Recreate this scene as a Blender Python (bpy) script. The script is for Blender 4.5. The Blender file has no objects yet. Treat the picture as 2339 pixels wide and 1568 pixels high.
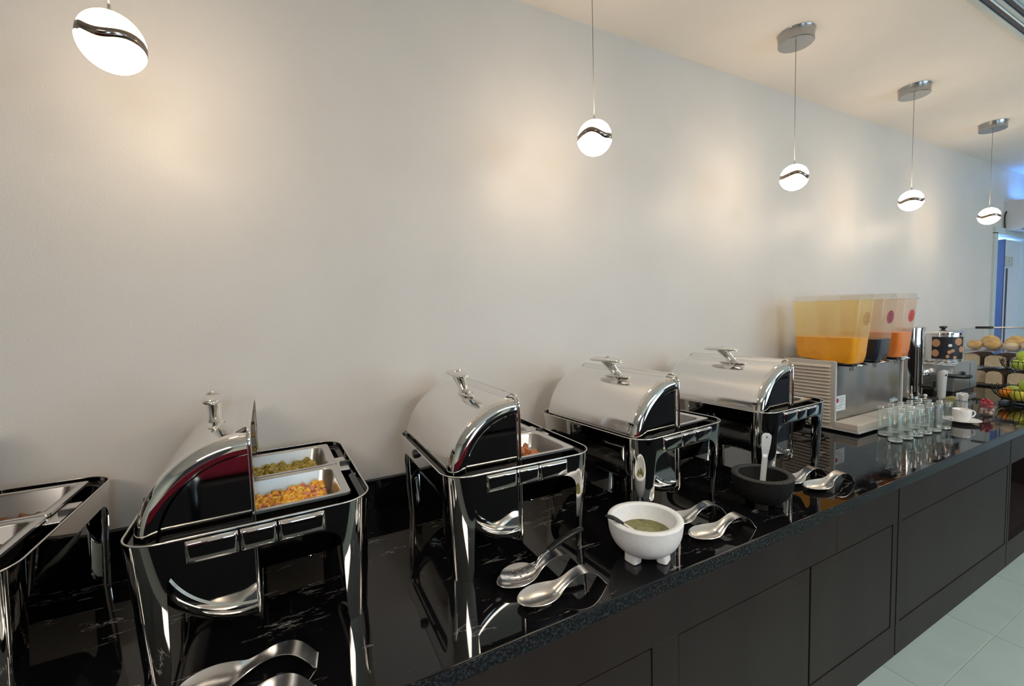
import bpy, bmesh, math, random
from mathutils import Vector, Matrix, noise
random.seed(7)
PI = math.pi
D = bpy.data
SC = bpy.context.scene
COL = SC.collection

# ------------------------------------------------------------------ camera
CAMPOS = (0.0, -1.630, 1.458)
RX = Vector((0.88589, -0.46294, -0.02993))      # image right
RD = Vector((-0.05754, -0.04564, -0.99730))     # image down
RF = Vector((0.46032, 0.88522, -0.06707))       # view direction
cam = D.cameras.new('camera'); camo = D.objects.new('camera', cam); COL.objects.link(camo)
m = Matrix.Identity(4)
for i in range(3):
    m[i][0] = RX[i]; m[i][1] = -RD[i]; m[i][2] = -RF[i]; m[i][3] = CAMPOS[i]
camo.matrix_world = m
cam.sensor_width = 36; cam.sensor_fit = 'HORIZONTAL'; cam.lens = 36 * 1000 / 2339
try: SC.cycles.transparent_max_bounces = 48; SC.cycles.transmission_bounces = 16
except Exception: pass
cam.clip_start = 0.02; cam.clip_end = 60
SC.camera = camo

# ------------------------------------------------------------------ world, lights, exposure
w = D.worlds.new('world'); SC.world = w; w.use_nodes = True
w.node_tree.nodes['Background'].inputs[0].default_value = (0.62, 0.82, 1.0, 1)
w.node_tree.nodes['Background'].inputs[1].default_value = 4.5
SC.view_settings.view_transform = 'Standard'; SC.view_settings.look = 'None'
SC.view_settings.exposure = 0.0; SC.view_settings.gamma = 1.0
SC.view_settings.use_curve_mapping = False

def area(name, loc, rot, sx, sy, power, col):
    l = D.lights.new(name, 'AREA'); l.shape = 'RECTANGLE'; l.size = sx; l.size_y = sy
    l.energy = power; l.color = col
    o = D.objects.new(name, l); COL.objects.link(o); o.location = loc; o.rotation_euler = rot
    return o
# cool daylight placed at two added, unseen windows opposite the buffet
area('unseen_window_light', (4.3, -5.44, 1.35), (PI/2, 0, 0), 2.9, 2.0, 24, (0.56, 0.85, 1.0))
area('unseen_window_light', (0.4, -5.44, 1.55), (PI/2, 0, 0), 1.0, 1.5, 8, (0.60, 0.84, 1.0))
# fill light from added ceiling panels, unseen, behind the camera
for i, (x, y) in enumerate(((-1.2, -3.3), (1.6, -3.3), (4.4, -3.3))):
    area('added_fill_light', (x, y, 2.70), (0, 0, 0), 1.15, 0.55, 42, (1.0, 0.86, 0.72))
# linear lamp of the ceiling slot, and the blue lamps at the far end
area('slot_light', (2.6, -0.872, 2.722), (0, 0, 0), 6.0, 0.008, 2.0, (0.95, 0.97, 1.0))
area('blue_cove_light', (6.72, -0.10, 2.45), (PI, 0, 0), 0.5, 0.05, 1.6, (0.05, 0.28, 1.0))
area('blue_room_light', (6.9, 0.9, 2.5), (0, 0, 0), 0.9, 0.9, 160, (0.50, 0.70, 1.0))

# ------------------------------------------------------------------ materials
def mat(name, col, rough=0.5, metal=0.0, spec=0.5, trans=0.0, ior=1.45, emis=None, estr=0.0, coat=0.0):
    M = D.materials.new(name); M.use_nodes = True
    b = M.node_tree.nodes['Principled BSDF']
    b.inputs['Base Color'].default_value = (*col, 1)
    b.inputs['Roughness'].default_value = rough
    b.inputs['Metallic'].default_value = metal
    b.inputs['Specular IOR Level'].default_value = spec
    b.inputs['Transmission Weight'].default_value = trans
    b.inputs['IOR'].default_value = ior
    b.inputs['Coat Weight'].default_value = coat
    if emis:
        b.inputs['Emission Color'].default_value = (*emis, 1)
        b.inputs['Emission Strength'].default_value = estr
    return M
def N(M, t, **kw):
    n = M.node_tree.nodes.new(t)
    for k, v in kw.items():
        if k.startswith('i_'):
            n.inputs[k[2:].replace('_', ' ')].default_value = v
        else: setattr(n, k, v)
    return n
def L(M, a, b): M.node_tree.links.new(a, b)
def bsdf(M): return M.node_tree.nodes['Principled BSDF']
def ramp(M, src, stops):
    r = N(M, 'ShaderNodeValToRGB'); e = r.color_ramp.elements
    e[0].position = stops[0][0]; e[0].color = (*stops[0][1], 1)
    e[1].position = stops[-1][0]; e[1].color = (*stops[-1][1], 1)
    for p, c in stops[1:-1]:
        q = e.new(p); q.color = (*c, 1)
    L(M, src, r.inputs[0]); return r
def add_noise(M, scale, c1, c2, lo=0.35, hi=0.65, bump=0.0, detail=4, stretch=None, bscale=None):
    tc = N(M, 'ShaderNodeTexCoord'); mp = N(M, 'ShaderNodeMapping')
    L(M, tc.outputs['Object'], mp.inputs[0])
    if stretch: mp.inputs['Scale'].default_value = stretch
    n = N(M, 'ShaderNodeTexNoise'); n.inputs['Scale'].default_value = scale; n.inputs['Detail'].default_value = detail
    L(M, mp.outputs[0], n.inputs['Vector'])
    r = ramp(M, n.outputs['Fac'], [(lo, c1), (hi, c2)])
    L(M, r.outputs[0], bsdf(M).inputs['Base Color'])
    if bump:
        n2 = N(M, 'ShaderNodeTexNoise'); n2.inputs['Scale'].default_value = bscale or scale
        n2.inputs['Detail'].default_value = 5
        L(M, mp.outputs[0], n2.inputs['Vector'])
        bp = N(M, 'ShaderNodeBump'); bp.inputs['Strength'].default_value = bump; bp.inputs['Distance'].default_value = 0.002
        L(M, n2.outputs['Fac'], bp.inputs['Height']); L(M, bp.outputs[0], bsdf(M).inputs['Normal'])
    return M

m_wall = add_noise(mat('wall_paint', (0.6, 0.58, 0.56), 0.42, spec=0.5), 3, (0.68, 0.638, 0.595), (0.71, 0.668, 0.625), bump=0.25, bscale=180)
m_ceil = add_noise(mat('ceiling_paint', (0.72, 0.70, 0.67), 0.8, spec=0.2), 3, (0.88, 0.81, 0.735), (0.91, 0.84, 0.765), bump=0.2, bscale=150)
m_tile = add_noise(mat('floor_tile', (0.6, 0.63, 0.62), 0.28, spec=0.4), 4, (0.42, 0.56, 0.57), (0.46, 0.60, 0.61), bump=0.05, bscale=60)
m_grout = mat('grout', (0.42, 0.46, 0.46), 0.8)
m_cab = add_noise(mat('cabinet_laminate', (0.03, 0.026, 0.026), 0.45, spec=0.35), 6, (0.024, 0.019, 0.019), (0.031, 0.025, 0.025), stretch=(1, 1, 0.15), bump=0.05, bscale=90)
m_cabin = mat('cabinet_inside', (0.02, 0.012, 0.016), 0.7)
m_chrome = mat('polished_steel', (0.80, 0.79, 0.77), 0.035, 1.0)
m_bulb_up = mat('lit_acrylic_top', (1, 0.97, 0.9), 0.3, emis=(1.0, 0.80, 0.58), estr=38)
m_lampband = mat('lamp_band', (0.30, 0.25, 0.22), 0.15, 1.0)
m_canopy = mat('satin_canopy', (0.42, 0.42, 0.42), 0.25, 1.0)
m_satin = mat('satin_steel', (0.74, 0.72, 0.70), 0.22, 1.0)
m_lidtop = mat('lid_steel', (0.80, 0.78, 0.76), 0.13, 1.0)
m_pan = mat('pan_steel', (0.66, 0.65, 0.64), 0.28, 1.0)
m_brush = add_noise(mat('brushed_steel', (0.5, 0.5, 0.5), 0.3, 1.0), 30, (0.48, 0.48, 0.48), (0.58, 0.57, 0.56), stretch=(1, 1, 20))
m_black = mat('black_plastic', (0.012, 0.012, 0.013), 0.32)
m_well = mat('well_steel_dark_reflection', (0.05, 0.05, 0.055), 0.12, 1.0)  # mirror steel, its dark reflections put into the base colour
m_stone = add_noise(mat('black_stone', (0.03, 0.03, 0.03), 0.75, spec=0.3), 120, (0.006, 0.007, 0.008), (0.014, 0.014, 0.015), bump=0.5, bscale=160)
m_stonerim = add_noise(mat('grey_stone_rim', (0.07, 0.07, 0.068), 0.8, spec=0.3), 120, (0.035, 0.036, 0.036), (0.058, 0.057, 0.055), bump=0.5, bscale=160)
m_white = add_noise(mat('white_plastic_stone', (0.85, 0.85, 0.85), 0.5), 90, (0.90, 0.92, 0.95), (0.95, 0.97, 1.0), bump=0.25, bscale=140)
m_porc = mat('white_porcelain', (0.85, 0.85, 0.85), 0.12)
m_beige = mat('beige_plastic', (0.60, 0.53, 0.46), 0.45)
m_grey = mat('grey_plastic', (0.52, 0.54, 0.54), 0.4)
m_glass = mat('clear_glass', (0.97, 0.99, 0.98), 0.0, trans=1.0, ior=1.45)
m_solidglass = mat('solid_glass', (0.98, 1, 0.99), 0.0, trans=1.0, ior=1.45)
m_bulb = mat('lit_acrylic', (1, 0.97, 0.9), 0.3, emis=(1.0, 0.80, 0.56), estr=27)
m_red = mat('maroon_fabric', (0.30, 0.015, 0.045), 0.8)
m_benchd = mat('dark_leather', (0.010, 0.011, 0.018), 0.5)
m_dark = mat('dark_wall_panel', (0.035, 0.037, 0.055), 0.6)
m_palewall = mat('pale_green_wall', (0.40, 0.44, 0.40), 0.7)
m_frame = mat('pale_metal_frame', (0.55, 0.62, 0.62), 0.4)
m_slot = mat('slot_inside', (0.03, 0.04, 0.075), 0.5)
m_door = mat('white_door', (0.62, 0.68, 0.78), 0.45)
m_bluewall = mat('room_wall', (0.55, 0.66, 0.85), 0.7)

# polished black granite with broken white veins
def granite():
    M = mat('black_granite', (0.006, 0.006, 0.007), 0.035, spec=0.5, ior=1.5)
    tc = N(M, 'ShaderNodeTexCoord')
    mp = N(M, 'ShaderNodeMapping'); L(M, tc.outputs['Object'], mp.inputs[0])
    mp.inputs['Rotation'].default_value = (0, 0, 0.18); mp.inputs['Scale'].default_value = (1.0, 3.4, 3.4)
    wn = N(M, 'ShaderNodeTexNoise', i_Scale=2.2, i_Detail=6.0); wn.inputs['Roughness'].default_value = 0.65
    L(M, mp.outputs[0], wn.inputs['Vector'])
    mx = N(M, 'ShaderNodeVectorMath', operation='MULTIPLY_ADD')
    L(M, wn.outputs['Color'], mx.inputs[0]); mx.inputs[1].default_value = (1.1, 1.1, 1.1); L(M, mp.outputs[0], mx.inputs[2])
    vo = N(M, 'ShaderNodeTexVoronoi', feature='DISTANCE_TO_EDGE'); vo.inputs['Scale'].default_value = 1.15
    L(M, mx.outputs[0], vo.inputs['Vector'])
    r1 = ramp(M, vo.outputs['Distance'], [(0.0, (1, 1, 1)), (0.012, (0.0, 0.0, 0.0))])
    br = N(M, 'ShaderNodeTexNoise', i_Scale=5.0, i_Detail=8.0); L(M, mp.outputs[0], br.inputs['Vector'])
    r2 = ramp(M, br.outputs['Fac'], [(0.52, (0, 0, 0)), (0.64, (1, 1, 1))])
    mul = N(M, 'ShaderNodeMath', operation='MULTIPLY'); L(M, r1.outputs[0], mul.inputs[0]); L(M, r2.outputs[0], mul.inputs[1])
    # small broken flecks
    mp2 = N(M, 'ShaderNodeMapping'); L(M, tc.outputs['Object'], mp2.inputs[0]); mp2.inputs['Scale'].default_value = (7, 30, 30)
    fn = N(M, 'ShaderNodeTexNoise', i_Scale=1.6, i_Detail=5.0); L(M, mp2.outputs[0], fn.inputs['Vector'])
    r3 = ramp(M, fn.outputs['Fac'], [(0.675, (0, 0, 0)), (0.72, (0.5, 0.5, 0.5))])
    ad = N(M, 'ShaderNodeMath', operation='ADD', use_clamp=True); L(M, mul.outputs[0], ad.inputs[0]); L(M, r3.outputs[0], ad.inputs[1])
    cr = ramp(M, ad.outputs[0], [(0.0, (0.0055, 0.0055, 0.0065)), (1.0, (0.33, 0.32, 0.31))])
    L(M, cr.outputs[0], bsdf(M).inputs['Base Color'])
    return M
m_granite = granite()
def granite_edge():
    M = mat('granite_edge', (0.02, 0.024, 0.03), 0.22, spec=0.5)
    add_noise(M, 150, (0.007, 0.009, 0.012), (0.06, 0.072, 0.088), 0.46, 0.76, detail=8)
    return M
m_gedge = granite_edge()

def trans_mat(name, col, fac, dcol, ior=1.35):
    """acrylic wall with a film of juice: part see-through, part milky"""
    M = D.materials.new(name); M.use_nodes = True; nt = M.node_tree
    for n in list(nt.nodes): nt.nodes.remove(n)
    out = nt.nodes.new('ShaderNodeOutputMaterial')
    tr = nt.nodes.new('ShaderNodeBsdfTransparent'); tr.inputs[0].default_value = (*col, 1)
    df = nt.nodes.new('ShaderNodeBsdfDiffuse'); df.inputs[0].default_value = (*dcol, 1)
    tl = nt.nodes.new('ShaderNodeBsdfTranslucent'); tl.inputs[0].default_value = (*dcol, 1)
    gl = nt.nodes.new('ShaderNodeBsdfGlossy'); gl.inputs['Roughness'].default_value = 0.08
    md = nt.nodes.new('ShaderNodeMixShader'); md.inputs[0].default_value = 0.4
    nt.links.new(df.outputs[0], md.inputs[1]); nt.links.new(tl.outputs[0], md.inputs[2])
    m1 = nt.nodes.new('ShaderNodeMixShader'); m1.inputs[0].default_value = fac
    nt.links.new(tr.outputs[0], m1.inputs[1]); nt.links.new(md.outputs[0], m1.inputs[2])
    lw = nt.nodes.new('ShaderNodeFresnel'); lw.inputs[0].default_value = ior
    m2 = nt.nodes.new('ShaderNodeMixShader')
    ge = nt.nodes.new('ShaderNodeNewGeometry'); sb = nt.nodes.new('ShaderNodeMath'); sb.operation = 'SUBTRACT'; sb.inputs[0].default_value = 1.0
    nt.links.new(ge.outputs['Backfacing'], sb.inputs[1])
    ml = nt.nodes.new('ShaderNodeMath'); ml.operation = 'MULTIPLY'; nt.links.new(lw.outputs[0], ml.inputs[0]); nt.links.new(sb.outputs[0], ml.inputs[1])
    nt.links.new(ml.outputs[0], m2.inputs[0]); nt.links.new(m1.outputs[0], m2.inputs[1]); nt.links.new(gl.outputs[0], m2.inputs[2])
    nt.links.new(m2.outputs[0], out.inputs[0])
    return M
m_acr = trans_mat('clear_acrylic', (0.975, 0.985, 0.985), 0.015, (0.8, 0.85, 0.88))
m_glass = trans_mat('thin_clear_glass', (0.97, 0.985, 0.98), 0.045, (0.9, 0.95, 0.95), 1.6)
m_rimglint = mat('rim_glint', (0.62, 0.66, 0.66), 0.08, spec=0.8)  # opaque light grey, paints the bright line along the clear rim
m_acr_y = trans_mat('acrylic_orange_film', (0.98, 0.93, 0.74), 0.34, (0.92, 0.76, 0.40))
m_acr_b = trans_mat('acrylic_clear_film', (0.95, 0.91, 0.84), 0.22, (0.80, 0.68, 0.52))
m_acr_o = trans_mat('acrylic_pink_film', (0.96, 0.90, 0.84), 0.28, (0.86, 0.68, 0.54))
m_acr_lid = trans_mat('acrylic_lid', (0.97, 0.96, 0.94), 0.12, (0.8, 0.75, 0.68))

# ------------------------------------------------------------------ mesh helpers
def link(name, me, mt=None, parent=None, loc=None, rot=None, smooth=True, kind=None):
    o = D.objects.new(name, me); COL.objects.link(o)
    if mt: me.materials.append(mt)
    if parent: o.parent = parent
    if loc: o.location = loc
    if rot: o.rotation_euler = rot
    if smooth:
        for p in me.polygons: p.use_smooth = True
    if kind: o['kind'] = kind
    return o
def mesh(name, V, F, mt=None, parent=None, loc=None, rot=None, smooth=True, kind=None, solid=0, bevel=0, autos=None, weld=False):
    me = D.meshes.new(name); me.from_pydata([tuple(v) for v in V], [], F)
    bm = bmesh.new(); bm.from_mesh(me)
    if weld: bmesh.ops.remove_doubles(bm, verts=bm.verts, dist=1e-5)
    bmesh.ops.recalc_face_normals(bm, faces=bm.faces)
    if autos is not None:
        for e in bm.edges:
            if len(e.link_faces) == 2 and e.calc_face_angle(0) > autos: e.smooth = False
    bm.to_mesh(me); bm.free(); me.update()
    o = link(name, me, mt, parent, loc, rot, smooth, kind)
    if solid:
        s = o.modifiers.new('thick', 'SOLIDIFY'); s.thickness = solid; s.offset = 0
        es = o.modifiers.new('split', 'EDGE_SPLIT'); es.split_angle = 0.7
    if bevel:
        b = o.modifiers.new('bevel', 'BEVEL'); b.width = bevel; b.segments = 3; b.limit_method = 'ANGLE'; b.angle_limit = 0.6
        b.harden_normals = True
    return o
def box(name, a, b, mt, parent=None, bevel=0.0, loc=None, rot=None, kind=None):
    x0, y0, z0 = a; x1, y1, z1 = b
    V = [(x0, y0, z0), (x1, y0, z0), (x1, y1, z0), (x0, y1, z0), (x0, y0, z1), (x1, y0, z1), (x1, y1, z1), (x0, y1, z1)]
    F = [(0, 3, 2, 1), (4, 5, 6, 7), (0, 1, 5, 4), (1, 2, 6, 5), (2, 3, 7, 6), (3, 0, 4, 7)]
    return mesh(name, V, F, mt, parent, loc, rot, smooth=bevel > 0, bevel=bevel, kind=kind)
def lathe(name, prof, mt, parent=None, seg=48, loc=None, rot=None, autos=0.6, c=(0, 0)):
    V = []; F = []; n = len(prof)
    for i in range(seg):
        a = 2 * PI * i / seg
        for r, z in prof: V.append((c[0] + r * math.cos(a), c[1] + r * math.sin(a), z))
    for i in range(seg):
        j = (i + 1) % seg
        for k in range(n - 1):
            F.append((i * n + k, j * n + k, j * n + k + 1, i * n + k + 1))
    me = D.meshes.new(name); me.from_pydata(V, [], F)
    bm = bmesh.new(); bm.from_mesh(me)
    bmesh.ops.remove_doubles(bm, verts=bm.verts, dist=1e-5)
    bmesh.ops.recalc_face_normals(bm, faces=bm.faces)
    for e in bm.edges:
        if len(e.link_faces) == 2 and e.calc_face_angle(0) > autos: e.smooth = False
    bm.to_mesh(me); bm.free()
    return link(name, me, mt, parent, loc, rot)
def frames(pts, closed=False):
    out = []; prev = None; n = len(pts)
    for i in range(n):
        if closed: t = (pts[(i + 1) % n] - pts[i - 1]).normalized()
        else: t = (pts[min(i + 1, n - 1)] - pts[max(i - 1, 0)]).normalized()
        if prev is None:
            u = Vector((0, 0, 1)) if abs(t.z) < 0.9 else Vector((1, 0, 0))
            u = (u - t * u.dot(t)).normalized()
        else: u = (prev - t * prev.dot(t)).normalized()
        prev = u; out.append((t, u, t.cross(u)))
    return out
def tube_vf(pts, rad, seg=8, closed=False, flat=1.0, V=None, F=None):
    pts = [Vector(p) for p in pts]; n = len(pts)
    if V is None: V = []; F = []
    b0 = len(V)
    for i, (t, u, v) in enumerate(frames(pts, closed)):
        r = rad[i] if isinstance(rad, (list, tuple)) else rad
        for k in range(seg):
            a = 2 * PI * k / seg
            V.append(pts[i] + u * (r * math.cos(a) * flat) + v * (r * math.sin(a)))
    for i in range(n if closed else n - 1):
        j = (i + 1) % n
        for k in range(seg):
            k2 = (k + 1) % seg
            F.append((b0 + i * seg + k, b0 + i * seg + k2, b0 + j * seg + k2, b0 + j * seg + k))
    if not closed:
        F.append(tuple(b0 + k for k in range(seg))); F.append(tuple(b0 + (n - 1) * seg + k for k in reversed(range(seg))))
    return V, F
def tube(name, pts, rad, mt, parent=None, seg=8, closed=False, flat=1.0, loc=None, rot=None):
    V, F = tube_vf(pts, rad, seg, closed, flat)
    return mesh(name, V, F, mt, parent, loc, rot)
def smoothpath(pts, n=6):
    pts = [Vector(p) for p in pts]; out = []
    for i in range(len(pts) - 1):
        p0 = pts[max(i - 1, 0)]; p1 = pts[i]; p2 = pts[i + 1]; p3 = pts[min(i + 2, len(pts) - 1)]
        for k in range(n):
            t = k / n
            out.append(0.5 * ((2 * p1) + (p2 - p0) * t + (2 * p0 - 5 * p1 + 4 * p2 - p3) * t * t + (3 * p1 - p0 - 3 * p2 + p3) * t ** 3))
    out.append(pts[-1]); return out
def rrect(a, b, r, n=8):
    """rounded rectangle, half sizes a, b"""
    P = []
    for cx, cy, a0 in ((a - r, b - r, 0), (-a + r, b - r, 90), (-a + r, -b + r, 180), (a - r, -b + r, 270)):
        for k in range(n + 1):
            t = math.radians(a0 + 90 * k / n)
            P.append((cx + r * math.cos(t), cy + r * math.sin(t)))
    return P
def loft(name, rings, mt, parent=None, cap0=False, cap1=False, loc=None, rot=None, autos=0.7, solid=0, kind=None):
    V = []; F = []; n = len(rings[0])
    for r in rings: V += list(r)
    for i in range(len(rings) - 1):
        for k in range(n):
            k2 = (k + 1) % n
            F.append((i * n + k, i * n + k2, (i + 1) * n + k2, (i + 1) * n + k))
    if cap0: F.append(tuple(reversed(range(n))))
    if cap1: F.append(tuple((len(rings) - 1) * n + k for k in range(n)))
    return mesh(name, V, F, mt, parent, loc, rot, autos=autos, solid=solid, kind=kind)
def blob(name, c, r, mt, parent=None, amp=0.15, freq=2.0, seed=0, sub=3, sq=(1, 1, 1), rot=None, kind=None):
    bm = bmesh.new(); bmesh.ops.create_icosphere(bm, subdivisions=sub, radius=1)
    off = Vector((seed * 3.7, seed * 1.3, seed * 2.1))
    for v in bm.verts:
        d = 1 + amp * noise.noise(v.co * freq + off) * 2
        v.co = Vector((v.co.x * sq[0], v.co.y * sq[1], v.co.z * sq[2])) * (r * d)
    me = D.meshes.new(name); bm.to_mesh(me); bm.free()
    return link(name, me, mt, parent, c, rot, kind=kind)
def thing(name, label, cat, loc=(0, 0, 0), rz=0.0, group=None):
    o = D.objects.new(name, None); COL.objects.link(o); o.empty_display_size = 0.02
    o.location = loc; o.rotation_euler = (0, 0, rz); o['label'] = label; o['category'] = cat
    if group: o['group'] = group
    return o
def tag(o, label, cat, group=None, kind=None):
    o['label'] = label; o['category'] = cat
    if group: o['group'] = group
    if kind: o['kind'] = kind
    return o
KIDS = {}
def dup(root, loc, rz, label=None, skip=()):
    r = root.copy(); COL.objects.link(r); r.location = loc; r.rotation_euler = (0, 0, rz)
    if label: r['label'] = label
    def rec(src, dst):
        for ch in [o for o in D.objects if o.parent == src]:
            if ch.name.split('.')[0] in skip: continue
            c = ch.copy(); COL.objects.link(c); c.parent = dst; c.matrix_parent_inverse = ch.matrix_parent_inverse.copy()
            rec(ch, c)
    rec(root, r)
    return r
def text(name, s, size, mt, parent=None, loc=(0, 0, 0), rot=(0, 0, 0), ext=0.0004):
    cu = D.curves.new(name, 'FONT'); cu.body = s; cu.size = size; cu.align_x = 'CENTER'; cu.align_y = 'CENTER'; cu.extrude = ext
    o = D.objects.new(name, cu); COL.objects.link(o); cu.materials.append(mt)
    bpy.context.view_layer.update()
    me = D.meshes.new_from_object(o); D.objects.remove(o)
    q = link(name, me, None, parent, loc, rot, smooth=False)
    return q
def S(o): o['kind'] = 'structure'; return o

ZC = 0.765
H = 2.728
# ================================================================== the room
XL, XR, YB = -3.0, 8.0, -5.5
# buffet wall with the doorway cut out
def wall_with_hole(name, x0, x1, z0, z1, holes, y, t, mt):
    xs = sorted({x0, x1, *[h[0] for h in holes], *[h[1] for h in holes]})
    zs = sorted({z0, z1, *[h[2] for h in holes], *[h[3] for h in holes]})
    V = []; F = []
    for i in range(len(xs) - 1):
        for j in range(len(zs) - 1):
            cx = (xs[i] + xs[i + 1]) / 2; cz = (zs[j] + zs[j + 1]) / 2
            if any(h[0] < cx < h[1] and h[2] < cz < h[3] for h in holes): continue
            b = len(V); a, c, d, e = xs[i], xs[i + 1], zs[j], zs[j + 1]
            V += [(a, y, d), (c, y, d), (c, y + t, d), (a, y + t, d), (a, y, e), (c, y, e), (c, y + t, e), (a, y + t, e)]
            F += [(b, b + 3, b + 2, b + 1), (b + 4, b + 5, b + 6, b + 7), (b, b + 1, b + 5, b + 4), (b + 1, b + 2, b + 6, b + 5), (b + 2, b + 3, b + 7, b + 6), (b + 3, b, b + 4, b + 7)]
    return mesh(name, V, F, mt, smooth=False)
S(wall_with_hole('wall_back', XL, XR, 0, H, [(6.14, 7.02, 0, 2.09)], 0.0, 0.12, m_wall))
S(box('wall_left', (XL - 0.1, YB, 0), (XL, 0.0, H), m_palewall))
S(box('wall_right', (XR, YB, 0), (XR + 0.1, 0.0, H), m_wall))
S(wall_with_hole('wall_front', XL, XR, 0, H, [(2.8, 5.8, 0.35, 2.35), (-0.1, 0.9, 0.8, 2.3)], YB - 0.12, 0.12, m_dark))
S(box('ceiling', (XL, YB, H), (XR, 0.0, H + 0.1), m_ceil))
fl = S(box('floor', (XL, YB, -0.06), (XR, 0.0, -0.002), m_grout))
# floor tiles 0.60 m: those in view are single tiles, the rest share one mesh
def tile_mesh(s=0.5975):
    bm = bmesh.new(); 
    a = s / 2
    V = [(-a, -a, 0), (a, -a, 0), (a, a, 0), (-a, a, 0), (-a + .0015, -a + .0015, 0.003), (a - .0015, -a + .0015, 0.003), (a - .0015, a - .0015, 0.003), (-a + .0015, a - .0015, 0.003)]
    me = D.meshes.new('floor_tile'); me.from_pydata(V, [], [(0, 3, 2, 1), (4, 5, 6, 7), (0, 1, 5, 4), (1, 2, 6, 5), (2, 3, 7, 6), (3, 0, 4, 7)])
    me.materials.append(m_tile); return me
tm = tile_mesh()
for i in range(-4, 9):
    for j in range(0, 8):
        x = 2.656 + 0.6 * i + 0.3; y = -0.975 - 0.6 * j - 0.3 + 0.6
        if x - 0.3 < XL or x + .3 > XR or y - .3 < YB: continue
        o = D.objects.new('tile', tm); COL.objects.link(o); o.parent = fl; o.location = (x, y, -0.0029)
# unseen windows added behind the camera, standing in for what the steel reflects
def unseen_window(name, x0, x1, z0, z1):
    fr = []
    V = []; F = []
    def bx(a, b):
        k = len(V); x0, y0, z0 = a; x1, y1, z1 = b
        V.extend([(x0, y0, z0), (x1, y0, z0), (x1, y1, z0), (x0, y1, z0), (x0, y0, z1), (x1, y0, z1), (x1, y1, z1), (x0, y1, z1)])
        F.extend([tuple(k + q for q in f) for f in ((0, 3, 2, 1), (4, 5, 6, 7), (0, 1, 5, 4), (1, 2, 6, 5), (2, 3, 7, 6), (3, 0, 4, 7))])
    y0, y1 = YB - 0.08, YB - 0.03
    bx((x0, y0, z0), (x1, y1, z0 + .05)); bx((x0, y0, z1 - .05), (x1, y1, z1)); bx((x0, y0, z0), (x0 + .05, y1, z1)); bx((x1 - .05, y0, z0), (x1, y1, z1))
    n = max(1, round((x1 - x0) / 1.1))
    for k in range(1, n): xx = x0 + (x1 - x0) * k / n; bx((xx - .025, y0, z0), (xx + .025, y1, z1))
    o = S(mesh(name, V, F, m_frame, smooth=False))
    box('pane', (x0 + .05, YB - .06, z0 + .05), (x1 - .05, YB - .055, z1 - .05), m_acr, o)
unseen_window('unseen_window_1', 2.8, 5.8, 0.35, 2.35)
unseen_window('unseen_window_2', -0.1, 0.9, 0.8, 2.3)
# front wall panelling seen in the steel
S(box('trim_3', (-0.6, YB, 0.0), (-0.15, YB + 0.25, H), m_palewall))
S(box('trim_4', (2.0, YB, 0.0), (2.45, YB + 0.25, H), m_palewall))

t = thing('reflection_bench', 'added dark bench with maroon upper back, unseen, for the steel to reflect', 'bench', (0, 0, 0))  # unseen stand-in, added for the maroon and dark reflections in the steel
box('base', (-2.4, -2.75, 0.0), (5.90, -2.08, 0.40), m_benchd, t, bevel=.01)
for k in range(8):
    box('seat_pad', (-2.39 + k * 1.035, -2.74, 0.40), (-1.375 + k * 1.035, -2.30, 0.52), m_benchd, t, bevel=.03)
    box('back_pad', (-2.39 + k * 1.035, -2.28, 0.42), (-1.375 + k * 1.035, -2.05, 0.70), m_benchd, t, bevel=.03)
    box('head_pad', (-2.39 + k * 1.035, -2.28, 0.705), (-1.375 + k * 1.035, -2.04, 1.04), m_red if k < 3 else m_benchd, t, bevel=.04)
# ceiling slot diffuser: a thing with frame and blades
t = thing('slot_diffuser', 'long linear ceiling grille with two dark slots in the top right corner', 'vent', (2.6, -0.86, H))
sl = 3.2
box('frame', (-sl, -0.09, -0.006), (sl, 0.045, 0.0), m_frame, t)
for k, y in enumerate((0.0, -0.043)):
    box('slot', (-sl + .02, y - 0.003, -0.0075), (sl - .02, y + 0.019, -0.0045), m_slot, t)
for y in (0.021, -0.004, -0.0245, -0.0475):
    box('blade', (-sl + .01, y - 0.001, -0.013), (sl - .01, y + 0.001, -0.004), m_frame, t)
for x in (-1.5, 1.5):
    pass
# glowing panels added behind the camera, unseen, for fill and reflections
for x in (-1.2, 1.6, 4.4):
    t = thing('added_ceiling_panel', 'added flat glowing ceiling panel, unseen behind the viewer', 'ceiling light', (x, -3.3, H), group='added ceiling panels, unseen')
    box('frame', (-0.62, -0.32, -0.012), (0.62, 0.32, 0), m_frame, t)
    box('diffuser', (-0.58, -0.28, -0.016), (0.58, 0.28, -0.010), mat('added_panel_glow', (1, 1, 1), emis=(1, 0.93, 0.85), estr=5), t)

# doorway, frame and door at the far end
d = S(box('door_1', (6.54, 0.035, 0.0), (7.0, 0.075, 2.06), m_door))
box('door_edge_strip', (6.515, 0.030, 0.0), (6.54, 0.080, 2.06), m_slot, d)
box('hinge_gap', (6.60, 0.031, 0.05), (6.64, 0.036, 1.77), m_slot, d)
box('lower_panel', (6.60, 0.026, 0.25), (6.94, 0.036, 1.0), m_door, d)
hg = box('hinge', (6.56, 0.02, 1.79), (6.74, 0.036, 1.89), m_grey, d)
for zz in (1.81, 1.84, 1.87):
    for xx in (6.62, 6.69): lathe('screw', [(0, -0.003), (0.008, -0.002), (0.008, 0)], m_black, hg, 10, loc=(xx, 0.019, zz), rot=(PI / 2, 0, 0))
tr = S(box('trim_5', (6.08, -0.02, 0), (6.15, 0.12, 2.10), m_frame, bevel=0.003))
S(box('trim_6', (6.08, -0.02, 2.085), (7.08, 0.12, 2.15), m_frame, bevel=0.003))
S(box('trim_7', (7.01, -0.02, 0), (7.08, 0.12, 2.10), m_frame, bevel=0.003))
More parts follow.
